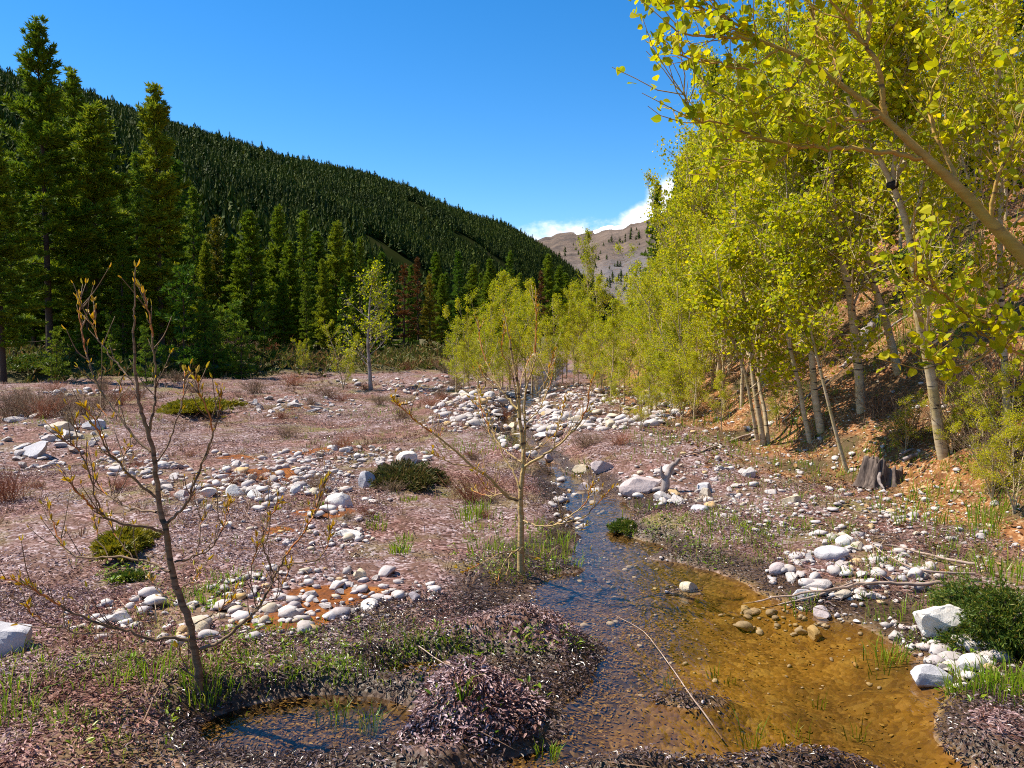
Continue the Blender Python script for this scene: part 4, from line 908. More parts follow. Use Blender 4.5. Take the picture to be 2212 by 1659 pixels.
S2T = [(1, (1165, 410)), (1, (1165, 150)), (1, (1165, 0)), (0, (1160, 1270)), (0, (1175, 1100)), (0, (1180, 950)), (0, (1165, 800)), (0, (1150, 650)), (0, (1145, 500)), (0, (1110, 350)), (0, (1095, 230)), (0, (1070, 130)), (0, (1055, 60))]
S2B = [(0, [(1180, 985), (1190, 880), (1192, 750), (1190, 600), (1220, 480), (1250, 380), (1260, 250), (1265, 100), (1262, 0), (1262, -60)], .011, .1),
       (0, [(1145, 1275), (1060, 1230), (1000, 1160), (940, 1110), (840, 1040), (740, 950), (620, 850), (500, 770), (430, 700), (370, 650), (335, 610)], .016, -.4), (0, [(840, 1050), (720, 1030), (650, 990), (600, 970)], .006, -.1, -.15), (0, [(740, 950), (680, 930), (640, 880), (650, 820)], .004, .1, -.2),
       (0, [(1160, 1210), (1130, 1110), (1080, 1030), (1030, 940), (970, 850), (940, 760), (900, 650), (900, 550)], .010, .35), (0, [(1168, 1020), (1080, 960), (1010, 890), (960, 780), (930, 700), (860, 640)], .008, .4),
       (0, [(1190, 1050), (1270, 1000), (1380, 930), (1470, 850), (1550, 760), (1590, 680), (1610, 560), (1640, 460)], .013, -.3), (0, [(1380, 930), (1400, 800), (1430, 720), (1450, 620)], .005, -.1, -.1), (0, [(1470, 850), (1560, 720), (1600, 690)], .004, .1, -.2),
       (0, [(1145, 680), (1090, 620), (1030, 540), (980, 460), (930, 340), (900, 230), (890, 120)], .010, .3), (0, [(1030, 540), (940, 500), (890, 390)], .004, .1, .15), (0, [(1190, 770), (1270, 700), (1320, 600), (1360, 500), (1385, 360)], .006, .3), (0, [(1190, 600), (1280, 560), (1340, 450), (1380, 300)], .005, -.2),
       (0, [(1180, 1400), (1260, 1430), (1380, 1430), (1480, 1370), (1580, 1290), (1610, 1220), (1630, 1160)], .008, -.4), (0, [(1380, 1430), (1480, 1405), (1580, 1370), (1660, 1290), (1750, 1190)], .006, -.2, -.15), (0, [(1400, 1420), (1480, 1450), (1550, 1460), (1590, 1420)], .004, -.1, -.15),
       (0, [(1165, 1100), (1230, 960), (1330, 890), (1420, 810)], .005, .3), (0, [(1140, 640), (1120, 500), (1100, 420), (1040, 300), (1060, 180)], .006, -.2), (0, [(1150, 560), (1190, 430), (1230, 330)], .005, .2), (0, [(1050, 1225), (960, 1240), (860, 1210)], .005, .2, -.05), (0, [(1100, 1240), (1000, 1180), (940, 1190), (860, 1080)], .004, -.3),
       (1, [(1150, 240), (1100, 280), (1050, 340), (1020, 430), (1005, 460)], .007, -.2), (1, [(1150, 250), (1050, 265), (950, 310), (850, 360), (800, 385)], .005, -.25), (1, [(1150, 255), (1250, 300)], .004, .1)]
d2 = base_d(1125, 1238)
sapling('sapling', 'sapling with a golden tan trunk and red tipped twigs at the edge of the stream', 'sapling_bark2', (1125, 1238), d2, S2T, S2B, .022, 502, 737, 658, 737, 1106, budL=.036)

# ------------------------------------------------------------------ rocks
def rockmesh(seed, sub=3, sc=(1, 1, .7), cuts=7, rough=.16, boxy=0.):
    rg = np.random.default_rng(seed); V, Fc = ICO[sub]; V = V.copy()
    if boxy: V = V / (np.abs(V) ** 6).sum(1, keepdims=True) ** (boxy / 6.)
    for c in range(cuts):
        n = rdir(1, rg)[0]; n[2] *= .8; n /= np.linalg.norm(n); h = rg.uniform(.36, .80); d = V @ n - h; V = V - np.clip(d, 0, None)[:, None] * n * .98
    V = V * (1 + rough * (fbm3(V * 1.6 + seed, 3, seed) - .5) * 2)[:, None] + (np.stack([fbm3(V * 5 + 9 * k + seed, 2, k) for k in range(3)], -1) - .5) * rough * .45
    return V * np.array(sc), Fc
RV = [rockmesh(600 + j, 4, (1, rng.uniform(.5, .95), rng.uniform(.30, .66)), int(rng.integers(9, 20)), .09) for j in range(18)]
RM = []
for V, Fc in RV:
    m = MB(); m.add(V, Fc); RM.append(m)
rock_first = [None] * len(RM)
count_rock = 0
def rock(px, py, wpx, label, group=None, v=None, mat='rock', hs=1.0, own=None, rz=None, sink=.34, tilt=.25, cat='rock', name='rock'):
    global count_rock
    p = G(px, py); s = wpx / F * p[1] / 2 * 1.05
    if own is not None:
        m = MB(); m.add(*own); o = m.build(name, M[mat], None, True, None, R(17))
    else:
        k = v if v is not None else random.randrange(len(RM))
        if rock_first[k] is None: o = RM[k].build(name, M['rock'], None, True, None, R(17)); rock_first[k] = o
        else: o = rock_first[k].copy(); COL.objects.link(o)
    o.scale = (s, s, s * hs); o.rotation_euler = (random.uniform(-tilt, tilt), random.uniform(-tilt, tilt), random.uniform(0, 6.28) if rz is None else rz)
    zz = p[2] + s * hs * .55 * (1 - 2 * sink)
    o.location = (p[0], p[1], zz); tag(o, label, cat, group); count_rock += 1
    return o
B = 'boulder'
rock(735, 1095, 66, 'rounded pale boulder lying alone on the grey leaf litter', own=rockmesh(701, 4, (1, .8, .78), 6, .12), mat='pale_rock', rz=.2, tilt=.08, cat=B, name='boulder')
rock(792, 1052, 44, 'upright grey boulder leaning on the dark juniper mat', own=rockmesh(702, 4, (.9, .7, 1.3), 8, .1, .5), mat='grey_rock', rz=.3, tilt=.1, cat=B, name='boulder')
rock(640, 1066, 32, 'small pointed pale boulder left of the round one', own=rockmesh(703, 4, (.9, .7, 1.15), 8, .1), mat='pale_rock', rz=.9, cat=B, name='boulder')
rock(880, 1000, 52, 'large tan stone at the end of the long stone heap behind the dark juniper', own=rockmesh(704, 4, (1, .8, .8), 7, .12), mat='pale_rock', cat=B, name='boulder')
rock(2028, 1372, 158, 'big cream boulder with a shaded undercut beside the green juniper bush', own=rockmesh(761, 4, (1, .7, .62), 13, .2), mat='pale_rock', rz=.5, tilt=.16, sink=.2, hs=.9, cat=B, name='boulder')
rock(20, 1400, 170, 'angular grey boulder cut off by the picture edge', own=rockmesh(746, 4, (1, .75, .80), 16, .12), mat='grey_rock', rz=-.35, tilt=.1, cat=B, name='boulder')
rock(1258, 1064, 44, 'round boulder sitting in the middle of the stream', own=rockmesh(707, 4, (1, .85, .85), 4, .12), mat='pink_rock', tilt=.1, cat=B, name='boulder')
rock(1105, 928, 42, 'flat tan boulder at the top of the little cascade', own=rockmesh(708, 4, (1, .7, .55), 6, .1), mat='tan_rock', rz=.1, tilt=.05, cat=B, name='boulder')
rock(1174, 943, 38, 'flat white stone across the water from the tan cascade boulder', own=rockmesh(709, 4, (1, .7, .42), 6, .1), mat='pale_rock', rz=-.1, tilt=.05, cat=B, name='boulder')
rock(1099, 908, 20, 'small orange stone behind the tan cascade boulder', own=rockmesh(710, 3, (1, .8, .8), 6, .1), mat='orange_rock', name='boulder')
rock(1300, 1016, 56, 'broad pinkish boulder on the far bank just above the stream pool', own=rockmesh(711, 4, (1, .7, .62), 8, .1), mat='pink_rock', rz=.2, tilt=.08, cat=B, name='boulder')
rock(1256, 1018, 40, 'low tan boulder touching the broad pinkish one by the stream', own=rockmesh(712, 4, (1, .7, .6), 8, .1), mat='tan_rock', tilt=.1, cat=B, name='boulder')
rock(1186, 996, 30, 'reddish block at the water edge between cascade and pool', own=rockmesh(713, 4, (.9, .8, .9), 9, .08), mat='pink_rock', cat=B, name='boulder')
rock(1386, 1062, 100, 'long sloping boulder on the bank beside the driftwood snag', own=rockmesh(714, 4, (1, .55, .5), 8, .12), mat='pink_rock', rz=.35, tilt=.1, cat=B, name='boulder')
rock(1708, 1088, 52, 'yellowish block shaped stone with a flat top on the pebble bank', own=rockmesh(715, 4, (1, .7, .5), 6, .06, .7), mat='tan_rock', rz=.1, tilt=.05, cat=B, name='boulder')
rock(1832, 1178, 62, 'wedge shaped pale stone at the top of the white stone patch on the bank', own=rockmesh(716, 4, (1, .6, .6), 8, .08), mat='pale_rock', rz=.3, cat=B, name='boulder')
rock(1795, 1205, 72, 'wide grey lavender stone just below the wedge shaped one', own=rockmesh(717, 4, (1, .7, .55), 5, .1), mat='grey_rock', rz=-.2, tilt=.06, cat=B, name='boulder')
rock(1680, 1234, 42, 'smooth egg shaped stone alone on the left rim of the white stone patch', own=rockmesh(718, 4, (1, .75, .7), 3, .08), mat='pink_rock', rz=.5, tilt=.1, cat=B, name='boulder')
rock(2012, 1474, 108, 'broad flat lavender boulder at the water edge below the cream boulder', own=rockmesh(719, 4, (1, .6, .5), 9, .08), mat='grey_rock', rz=.1, tilt=.08, cat=B, name='boulder')
rock(2083, 1450, 48, 'rounded grey stone touching the broad flat lavender boulder', own=rockmesh(720, 4, (1, .7, .6), 3, .08), mat='grey_rock', rz=.4, cat=B, name='boulder')
rock(1760, 1372, 46, 'mossy tan stone half in the pool at the sandy shore', own=rockmesh(721, 4, (1, .8, .7), 6, .12), mat='tan_rock', cat=B, name='boulder')
rock(1776, 1330, 48, 'pinkish stone with a dark foot between the sticks and the pool', own=rockmesh(722, 4, (1, .7, .7), 7, .1), mat='pink_rock', cat=B, name='boulder')
rock(1736, 1292, 48, 'wide grey stone partly under the crossing sticks', own=rockmesh(723, 4, (1, .7, .6), 5, .1), mat='grey_rock', cat=B, name='boulder')
rock(490, 1140, 34, 'lone white stone on the litter right of the budding sapling', own=rockmesh(724, 4, (1, .8, .7), 7, .1), mat='pale_rock', cat=B, name='boulder')
rock(203, 925, 48, 'largest rounded block at the right end of the stone pile by the left edge', own=rockmesh(725, 4, (1, .8, .8), 7, .1), mat='grey_rock', cat=B, name='boulder')
rock(80, 982, 84, 'long angular slab in the front of the stone pile by the left edge', own=rockmesh(726, 4, (1, .6, .5), 9, .06, .4), mat='grey_rock', rz=-.2, tilt=.12, cat=B, name='boulder')
rock(246, 1346, 72, 'large white slab behind the lowest branch of the budding sapling', own=rockmesh(727, 4, (1, .6, .5), 6, .1), mat='pale_rock', rz=.15, tilt=.1, cat=B, name='boulder')
rock(432, 1364, 46, 'dark based stone directly behind the trunk of the budding sapling', own=rockmesh(728, 4, (.9, .8, .9), 7, .1), mat='tan_rock', cat=B, name='boulder')
rock(555, 1345, 34, 'upright white stone under the right branch of the budding sapling', own=rockmesh(729, 4, (.8, .7, 1.), 6, .1), mat='pale_rock', cat=B, name='boulder')
rock(510, 1068, 46, 'rounded pale boulder in the middle of the row of three behind the sapling', own=rockmesh(730, 4, (1, .8, .72), 5, .1), mat='pale_rock', cat=B, name='boulder')
rock(552, 1075, 44, 'rounded pale boulder at the right end of the row of three behind the sapling', own=rockmesh(731, 4, (1, .8, .66), 5, .1), mat='pale_rock', cat=B, name='boulder')
rock(447, 1072, 46, 'pale broken boulder at the left end of the row of three behind the sapling', own=rockmesh(732, 4, (1, .75, .6), 8, .1), mat='pale_rock', cat=B, name='boulder')
rock(895, 1294, 42, 'dark veined stone on the litter, last of the stone band by the spit', own=rockmesh(733, 4, (1, .7, .6), 8, .1), mat='dark_rock', cat=B, name='boulder')
rock(798, 1312, 48, 'smooth white stone at the lower rim of the orange algae', own=rockmesh(734, 4, (1, .75, .6), 4, .08), mat='pale_rock', cat=B, name='boulder')
rock(780, 1250, 44, 'pointed tan stone standing in the stone band beside orange algae', own=rockmesh(735, 4, (1, .8, .9), 8, .08), mat='tan_rock', cat=B, name='boulder')
rock(762, 1160, 66, 'flat white slab by the small orange puddle', own=rockmesh(736, 4, (1, .5, .38), 8, .1), mat='pale_rock', rz=-.1, tilt=.05, cat=B, name='boulder')
rock(1505, 1105, 52, 'flat lavender stone at the front rim of the stones above the pool', own=rockmesh(737, 4, (1, .7, .4), 5, .08), mat='grey_rock', tilt=.06, cat=B, name='boulder')
rock(1520, 1062, 40, 'grey cube like stone in the heap below the pale fallen branch', own=rockmesh(738, 4, (1, .8, .75), 6, .06, .5), mat='grey_rock', cat=B, name='boulder')
rock(1490, 1275, 46, 'muddy tan stone in the litter bar inside the pool', own=rockmesh(739, 4, (1, .8, .7), 5, .1), mat='tan_rock', cat=B, name='boulder')

CLUST = [
 ((575, 1035, 90, 40), 14, (16, 36), 'pale angular stone between the row of three boulders and the round boulder', 'stones between the three boulders and the round one'),
 ((290, 1005, 70, 22), 6, (18, 36), 'pale slab right of the stone pile by the left edge', 'slabs right of the stone pile'),
 ((980, 915, 60, 15), 6, (22, 38), 'white stone lying alone on the litter left of the cascade', 'lone white stones left of the cascade'),
 ((700, 1040, 60, 26), 6, (16, 34), 'pale stone just above the round boulder', 'stones just above the round boulder'),  # ellipse on the photo, count, stone widths, label, group
 ((105, 955, 130, 60), 40, (22, 58), 'angular grey stone in the pile by the left edge', 'stone pile by the left edge'),
 ((450, 1040, 130, 50), 24, (18, 40), 'pale stone strewn behind the budding sapling', 'stones strewn behind the budding sapling'),
 ((640, 878, 110, 22), 24, (16, 34), 'white stone in the heap beyond the golden juniper', 'white heap beyond the golden juniper'),
 ((760, 988, 140, 18), 28, (14, 28), 'small pale stone in the long heap behind the dark juniper', 'long heap behind the dark juniper'),
 ((690, 1280, 200, 50), 28, (16, 38), 'white stone in the band along the orange algae', 'stone band along the orange algae'),
 ((420, 1340, 230, 45), 14, (16, 40), 'white stone around the foot of the budding sapling', 'stones round the foot of the budding sapling'),
 ((1215, 885, 190, 40), 42, (11, 27), 'white stone in the wide stony stream bed behind the central sapling', 'wide stony bed behind the central sapling'),
 ((1500, 1045, 140, 45), 26, (18, 44), 'lavender grey stone on the bank above the pool', 'stones on the bank above the pool'),
 ((1850, 1240, 150, 55), 38, (20, 52), 'smooth pale stone in the white patch on the right bank', 'white stone patch on the right bank'),
 ((1950, 1425, 190, 65), 20, (18, 44), 'grey cobble on the shore around the cream boulder', 'cobbles round the cream boulder'),
]
for (e_, n_, (a_, b_), lab, grp) in CLUST:
    for j in range(n_):
        rr = sqrt(random.random()); th = random.uniform(0, 6.28); w = 1.12 * (a_ * .85 + (b_ * 1.15 - a_ * .85) * random.random() ** 1.9)
        py = e_[1] + e_[3] * rr * sin(th); px = e_[0] + e_[2] * rr * cos(th)
        if G(px, py)[2] < -.02 and e_[1] > 950: continue
        rock(px, py, w * np.interp(py, [e_[1] - e_[3], e_[1] + e_[3]], [.8, 1.15]), lab, grp, hs=random.uniform(.8, 1.2))
# pebbles: too many to count
mb = MB(); PV = [rockmesh(800 + j, 2 if j < 6 else 1, (1, .8, .5), 7, .12) for j in range(10)]
def pebbles(e_, n, a, b, wetok=False):
    for j in range(n):
        rr = sqrt(random.random()) * 1.1; th = random.uniform(0, 6.28); p = G(e_[0] + e_[2] * rr * cos(th), e_[1] + e_[3] * rr * sin(th))
        if p[2] < -.03 and not wetok: continue
        s = random.uniform(a, b) * (.5 + random.random() ** 3 * 1.1); V, Fc = PV[random.randrange(10)]; c, s_ = cos(th * 7), sin(th * 7)
        V = np.stack([V[:, 0] * c - V[:, 1] * s_, V[:, 0] * s_ + V[:, 1] * c, V[:, 2]], -1) * s; mb.add(V + p + [0, 0, s * .2], Fc)
for (e_, n_, (a_, b_), lab, grp) in CLUST: pebbles((e_[0], e_[1], e_[2] * 1.15, e_[3] * 1.15), 150, .025, .07)
pebbles((1215, 882, 250, 46), 1000, .045, .13); pebbles((1000, 862, 150, 22), 120, .06, .16); pebbles((900, 828, 170, 14), 140, .06, .14); pebbles((180, 850, 80, 7), 50, .07, .16); pebbles((1780, 1110, 240, 50), 420, .018, .05); pebbles((2000, 1150, 230, 90), 300, .015, .04)
pebbles((1700, 1010, 160, 30), 120, .02, .05); pebbles((700, 1160, 110, 26), 90, .02, .05); pebbles((600, 1090, 250, 60), 110, .02, .06); pebbles((1950, 1420, 220, 80), 260, .012, .035); pebbles((1900, 900, 320, 130), 260, .015, .045); pebbles((1500, 920, 170, 60), 160, .02, .06)
pebbles((1600, 1420, 330, 110), 150, .006, .022, True); pebbles((1330, 1250, 110, 120), 110, .008, .03, True); pebbles((1250, 1080, 60, 60), 60, .03, .07, True); pebbles((1140, 950, 60, 40), 50, .05, .12, True); pebbles((1700, 1340, 110, 30), 60, .02, .05, True)
tag(mb.build('pebbles', M['pebble'], None, True), 'loose pale pebbles filling the gaps between stones and lying on the soil', 'pebbles', None, 'stuff')

# ------------------------------------------------------------------ ground litter, grass, straw
def visible_xy(n, y0, y1, margin=1.08):
    """points spread evenly over the ground between two distances, inside the view and a little beyond"""
    y = np.sqrt(rng.uniform(y0 * y0, y1 * y1, n)); x = rng.uniform(-.66, .66, n) * y * margin; return x, y
def litter_density(x, y):
    s = stream_s(x, y); z = H(x, y); t = x - toe(y)
    d = ss(.36, .56, fbm(x / .8, y / .8, 3, 61)) * .88 + .12; d = np.maximum(d, .75 * ss(4.6, 3.4, y))
    for e_ in GRAV: d = d * (1 - .6 * ss(1.2, .4, ell(x, y, *e_)))
    for e_ in ALG: d = d * (1 - .85 * ss(1.2, .6, ell(x, y, *e_)))
    d = d * (1 - .92 * ss(-1.2, .1, t + (fbm(x / 1.2, y / 1.2, 3, 14) - .5) * 2.0)); return d, z
def clumps(x, y):
    """leaves grow in rosettes: a shared direction field makes overlapping tufts"""
    return fbm(x / .25, y / .25, 2, 71) * 12.
dry = MB(); wet = MB(); sunk = MB()
for (n, y0, y1, L) in ((42000, 2.0, 2.9, .023), (105000, 2.9, 5.2, .024), (110000, 5.2, 9.5, .026), (95000, 9.5, 17, .032), (60000, 17, 34, .050)):
    x, y = visible_xy(n, y0, y1); dn, z = litter_density(x, y)
    k = rng.random(n) < dn * np.where(z > -.02, 1, 1); x, y, z = x[k], y[k], z[k]
    a = clumps(x, y) + rng.normal(0, .8, len(x)); m = len(x)
    U = np.stack([np.cos(a), np.sin(a), rng.normal(.05, .35, m)], -1); N = np.stack([rng.normal(0, .5, m), rng.normal(0, .5, m), np.ones(m)], -1)
    Lr = L * rng.uniform(.55, 1.25, m); C = np.stack([x, y, z + rng.uniform(.0, .028, m)], -1)
    zone = z + rng.normal(0, .02, m)
    for mbx, sel in ((dry, zone > .06), (wet, (zone <= .06) & (z > -.04))):
        leaves(mbx, C[sel], U[sel], N[sel], Lr[sel], rng.uniform(.24, .40, sel.sum()), .22, 0, .12)
    sel = z <= -.04
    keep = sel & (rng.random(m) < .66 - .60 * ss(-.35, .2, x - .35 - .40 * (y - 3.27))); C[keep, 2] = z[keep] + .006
    U[keep, 2] *= .15; leaves(sunk, C[keep], U[keep], N[keep] * [.3, .3, 1], Lr[keep], .4, .05)
# the mound's own thick coat of silvery leaves
m = 4200; aa = rng.uniform(0, 6.28, m); rr = np.sqrt(rng.random(m)); x = MOUND[0] + .38 * rr * np.cos(aa); y = MOUND[1] + .29 * rr * np.sin(aa); z = H(x, y)
k = z > .0; x, y, z, aa = x[k], y[k], z[k], aa[k]; m = len(x)
a2 = np.arctan2(y - MOUND[1], x - MOUND[0]) + rng.normal(0, .7, m) + (clumps(x, y) - 6) * .9
U = np.stack([np.cos(a2), np.sin(a2), rng.normal(-.1, .6, m)], -1); N = np.stack([np.cos(a2) * .4, np.sin(a2) * .6, np.ones(m)], -1) + rng.normal(0, .25, (m, 3))
leaves(dry, np.stack([x, y, z + rng.uniform(0, .035, m)], -1), U, N, .030 * rng.uniform(.5, 1.3, m), rng.uniform(.25, .42, m), .2, 0, .12)
tag(dry.build('leaf_litter', M['litter'], None, False), 'carpet of silvery pink dead leaves over the valley floor', 'leaf litter', None, 'stuff')
tag(wet.build('wet_leaf_litter', M['wet_litter'], None, False), 'dark glistening wet leaves along the water edge', 'leaf litter', None, 'stuff')
tag(sunk.build('sunken_leaves', M['bed_litter'], None, False), 'golden brown sunken leaves on the bed of the clear pool', 'leaf litter', None, 'stuff')

# slope litter (brown leaves, bark and twigs on the orange bank)
sl = MB(); n = 90000; x, y = visible_xy(n, 5.5, 22); t = x - toe(y); k = (t + (fbm(x / 1.2, y / 1.2, 3, 15) - .5) * 1.5 > -1.0) & (rng.random(n) < .25 + .6 * ss(.35, .65, fbm(x / .9, y / .9, 3, 81))); x, y = x[k], y[k]; z = H(x, y); m = len(x)
a = rng.uniform(0, 6.28, m); U = np.stack([np.cos(a), np.sin(a), rng.normal(0, .4, m)], -1); N = np.stack([rng.normal(-.3, .5, m), rng.normal(0, .5, m), np.ones(m)], -1)
M['slope_leaf'] = leaf_mat('slope_leaf', [(0, (.05, .022, .010)), (.4, (.17, .065, .022)), (.7, (.34, .15, .05)), (.92, (.46, .28, .13)), (1, (.20, .22, .03))], .1, .6, .3)
leaves(sl, np.stack([x, y, z + rng.uniform(0, .02, m)], -1), U, N, rng.uniform(.025, .065, m), rng.uniform(.25, .7, m), .2, 0, .1)
tag(sl.build('slope_litter', M['slope_leaf'], None, False), 'brown fallen leaves and crumbs of soil over the orange bank', 'leaf litter', None, 'stuff')

# straw and dead stalks
st = MB(); n = 11000; x, y = visible_xy(n, 2.9, 22); k = rng.random(n) < .25 + .75 * ss(.45, .6, fbm(x / 1.1, y / 1.1, 2, 88)); x, y = x[k], y[k]; z = H(x, y); k = z > -.03; x, y, z = x[k], y[k], z[k]; m = len(x)
a = rng.uniform(0, 6.28, m); U = np.stack([np.cos(a), np.sin(a), np.abs(rng.normal(.04, .14, m))], -1)
leaves(st, np.stack([x, y, z + .012], -1), U, rdir(m) + [0, 0, .5], rng.uniform(.08, .32, m) * np.interp(y, [3, 20], [1, 1.5]), .014 * np.interp(y, [3, 20], [1, 2.2]), .1, 0, .03)
for j in range(3000):
    y = sqrt(random.uniform(9, 30 * 30)); x = random.uniform(-.64, .5) * y
    if vn2(x / 1.4, y / 1.4, 57) < .48 or x > toe(y) + 1 or Hs(x, y) < .0: continue
    k_ = random.randint(6, 14); a = rng.uniform(0, 6.28, k_); le = rng.uniform(.3, 1.2, k_); r_ = .05 * rng.random(k_)
    blades(st, np.stack([x + r_ * np.cos(a), y + r_ * np.sin(a), np.full(k_, Hs(x, y) - .01)], -1), np.stack([np.cos(a) * le, np.sin(a) * le, 0 * a], -1), rng.uniform(.05, .17, k_), .004 + .0004 * y, rng.random(k_))
tag(st.build('dead_straw', M['straw'], None, False), 'thin dry grass stalks lying criss cross on the litter', 'straw', None, 'stuff')

# grass tufts
gr = MB(); he = MB()
def tuft(px, py, n, L, spread, w=.005):
    p = G(px, py); r = spread * np.sqrt(rng.random(n)); a = rng.uniform(0, 6.28, n); x = p[0] + r * np.cos(a); y = p[1] + r * np.sin(a); z = H(x, y)
    le = rng.uniform(.1, .9, n); a2 = a + rng.normal(0, .8, n); blades(gr, np.stack([x, y, z - .005], -1), np.stack([np.cos(a2) * le, np.sin(a2) * le, np.zeros(n)], -1), L * rng.uniform(.45, 1.15, n), w, rng.random(n))
for (px, py, n, L, sp_) in ((435, 1495, 60, .16, .09), (455, 1490, 30, .13, .1), (335, 1465, 26, .2, .1), (255, 1480, 16, .16, .06), (145, 1555, 30, .10, .08), (15, 1560, 40, .2, .12), (30, 1500, 20, .15, .1), (865, 1195, 60, .13, .08), (873, 1170, 30, .10, .07), (880, 1082, 40, .07, .1),
        (815, 1140, 30, .1, .09), (810, 1120, 20, .08, .08), (1040, 960, 90, .10, .5), (1020, 970, 60, .1, .4), (800, 890, 70, .1, .7), (830, 900, 60, .12, .7), (1015, 1120, 40, .22, .12), (1030, 1110, 30, .18, .15), (1100, 1150, 34, .12, .3), (1190, 1170, 44, .13, .35), (1210, 1200, 44, .13, .3), (1170, 1210, 26, .11, .3), (1060, 1190, 40, .15, .2),
        (1050, 1130, 40, .12, .2), (1000, 1500, 22, .12, .03), (715, 1570, 20, .17, .08), (735, 1560, 10, .2, .05), (790, 1580, 14, .14, .05), (805, 1590, 18, .2, .04), (1180, 1635, 40, .09, .05), (1440, 1480, 16, .1, .05), (1560, 1470, 20, .09, .08), (1770, 1530, 10, .12, .03), (1620, 1620, 16, .2, .05), (1700, 1600, 24, .12, .1), (1850, 1600, 10, .16, .05),
        (1920, 1430, 34, .2, .1), (1900, 1440, 24, .16, .12), (1730, 1310, 30, .13, .12), (1940, 1330, 40, .14, .15), (1860, 1250, 30, .14, .12), (1910, 1220, 30, .15, .12), (1680, 1160, 50, .13, .3), (1560, 1150, 50, .13, .3), (1550, 1120, 40, .12, .25), (1600, 1130, 40, .1, .3), (2140, 1120, 60, .3, .2), (2120, 1150, 40, .3, .2),
        (1990, 1130, 50, .22, .25), (2010, 1080, 50, .22, .25), (1940, 1100, 40, .2, .25), (2160, 1480, 120, .17, .2), (2200, 1500, 120, .17, .2), (2110, 1480, 80, .14, .15), (2180, 1250, 70, .25, .2), (2080, 1320, 40, .2, .2), (1730, 930, 60, .25, .35), (1700, 890, 50, .25, .4), (1860, 1010, 50, .22, .3), (1760, 1020, 40, .15, .3), (1680, 1000, 40, .15, .3),
        (1560, 960, 70, .18, .5), (1500, 920, 60, .15, .5), (1440, 950, 60, .15, .5), (1400, 980, 40, .14, .4), (1480, 880, 60, .2, .6), (1560, 900, 60, .2, .5), (2050, 640, 200, .35, 1.2), (2120, 590, 200, .35, 1.4), (2000, 680, 120, .3, 1.0), (1280, 760, 80, .4, 1.0), (1250, 740, 90, .5, 1.0), (690, 1090, 20, .08, .1),
        (505, 1255, 70, .08, .18), (480, 1262, 50, .08, .15), (430, 1300, 80, .09, .2), (460, 1290, 60, .09, .16), (330, 1340, 30, .08, .2), (130, 1375, 30, .07, .2), (60, 1425, 26, .07, .1), (250, 920, 40, .08, .4), (1250, 1020, 30, .1, .2), (1400, 1100, 40, .12, .3)):
    tuft(px, py, n, L, sp_, .004 + .0006 * (1800 - py) / 100.)
for (e_, n, L) in (((750, 1400, 330, 60), 900, .06), ((1120, 1190, 130, 70), 420, .08), ((1600, 1160, 260, 60), 500, .09), ((1850, 1010, 320, 90), 900, .12), ((1500, 930, 160, 60), 500, .11), ((300, 1530, 400, 110), 300, .09), ((1950, 1400, 250, 120), 500, .09), ((900, 930, 300, 60), 700, .09), ((200, 1440, 250, 40), 200, .07), ((2080, 1250, 130, 120), 500, .12), ((150, 905, 200, 14), 200, .15), ((600, 1000, 500, 110), 420, .07), ((700, 1415, 340, 60), 420, .075), ((560, 1450, 260, 30), 160, .08), ((1150, 1380, 120, 18), 60, .05), ((250, 1420, 240, 50), 160, .08), ((1650, 1140, 200, 50), 300, .10), ((500, 860, 450, 40), 300, .12), ((400, 1180, 380, 60), 160, .06), ((2050, 700, 200, 130), 900, .28), ((1600, 800, 300, 80), 700, .22)):
    for j in range(n // 4):
        rr = sqrt(random.random()); th = random.uniform(0, 6.28); px, py = e_[0] + e_[2] * rr * cos(th), e_[1] + e_[3] * rr * sin(th)
        p = G(px, py)
        if p[2] < -.03: continue
        tuft(px, py, random.randint(3, 9), L * random.uniform(.6, 1.2), .05, .0045)
tag(gr.build('grass', M['grass'], None, False), 'fresh green grass blades sprouting in loose tufts', 'grass', None, 'stuff')
def herb(px, py, n, L, spread):
    p = G(px, py)
    if p[2] < -.035: return
    r = spread * np.sqrt(rng.random(n)); a = rng.uniform(0, 6.28, n); x = p[0] + r * np.cos(a); y = p[1] + r * np.sin(a); z = H(x, y)
    U = np.stack([np.cos(a), np.sin(a), rng.uniform(.1, 1., n)], -1); leaves(he, np.stack([x, y, z + rng.uniform(.0, .03, n)], -1), U, rdir(n) * .4 + [0, 0, 1], L * rng.uniform(.5, 1.2, n), .42, .15, 0, .1)
for (e_, n) in (((750, 1410, 330, 60), 150), ((1110, 1190, 120, 60), 120), ((1200, 1385, 90, 22), 46), ((680, 1390, 220, 40), 50), ((1560, 1160, 260, 60), 90), ((2130, 1400, 120, 110), 140), ((1850, 1050, 300, 100), 160), ((280, 1240, 60, 20), 50), ((1440, 1180, 100, 40), 60), ((1490, 1262, 70, 12), 24), ((1020, 1540, 150, 70), 20), ((300, 1540, 400, 100), 60), ((450, 1280, 120, 30), 50), ((2150, 900, 100, 90), 260), ((1600, 930, 200, 80), 220), ((1900, 930, 250, 90), 300), ((2100, 1080, 120, 60), 160)):
    for j in range(int(n * .42)):
        rr = sqrt(random.random()) * 1.15; th = random.uniform(0, 6.28); herb(e_[0] + e_[2] * rr * cos(th), e_[1] + e_[3] * rr * sin(th), random.randint(4, 9), random.uniform(.018, .040), .035)
tag(he.build('ground_cover', M['herb'], None, False), 'small green leafy herbs creeping between litter and water', 'ground cover', None, 'stuff')

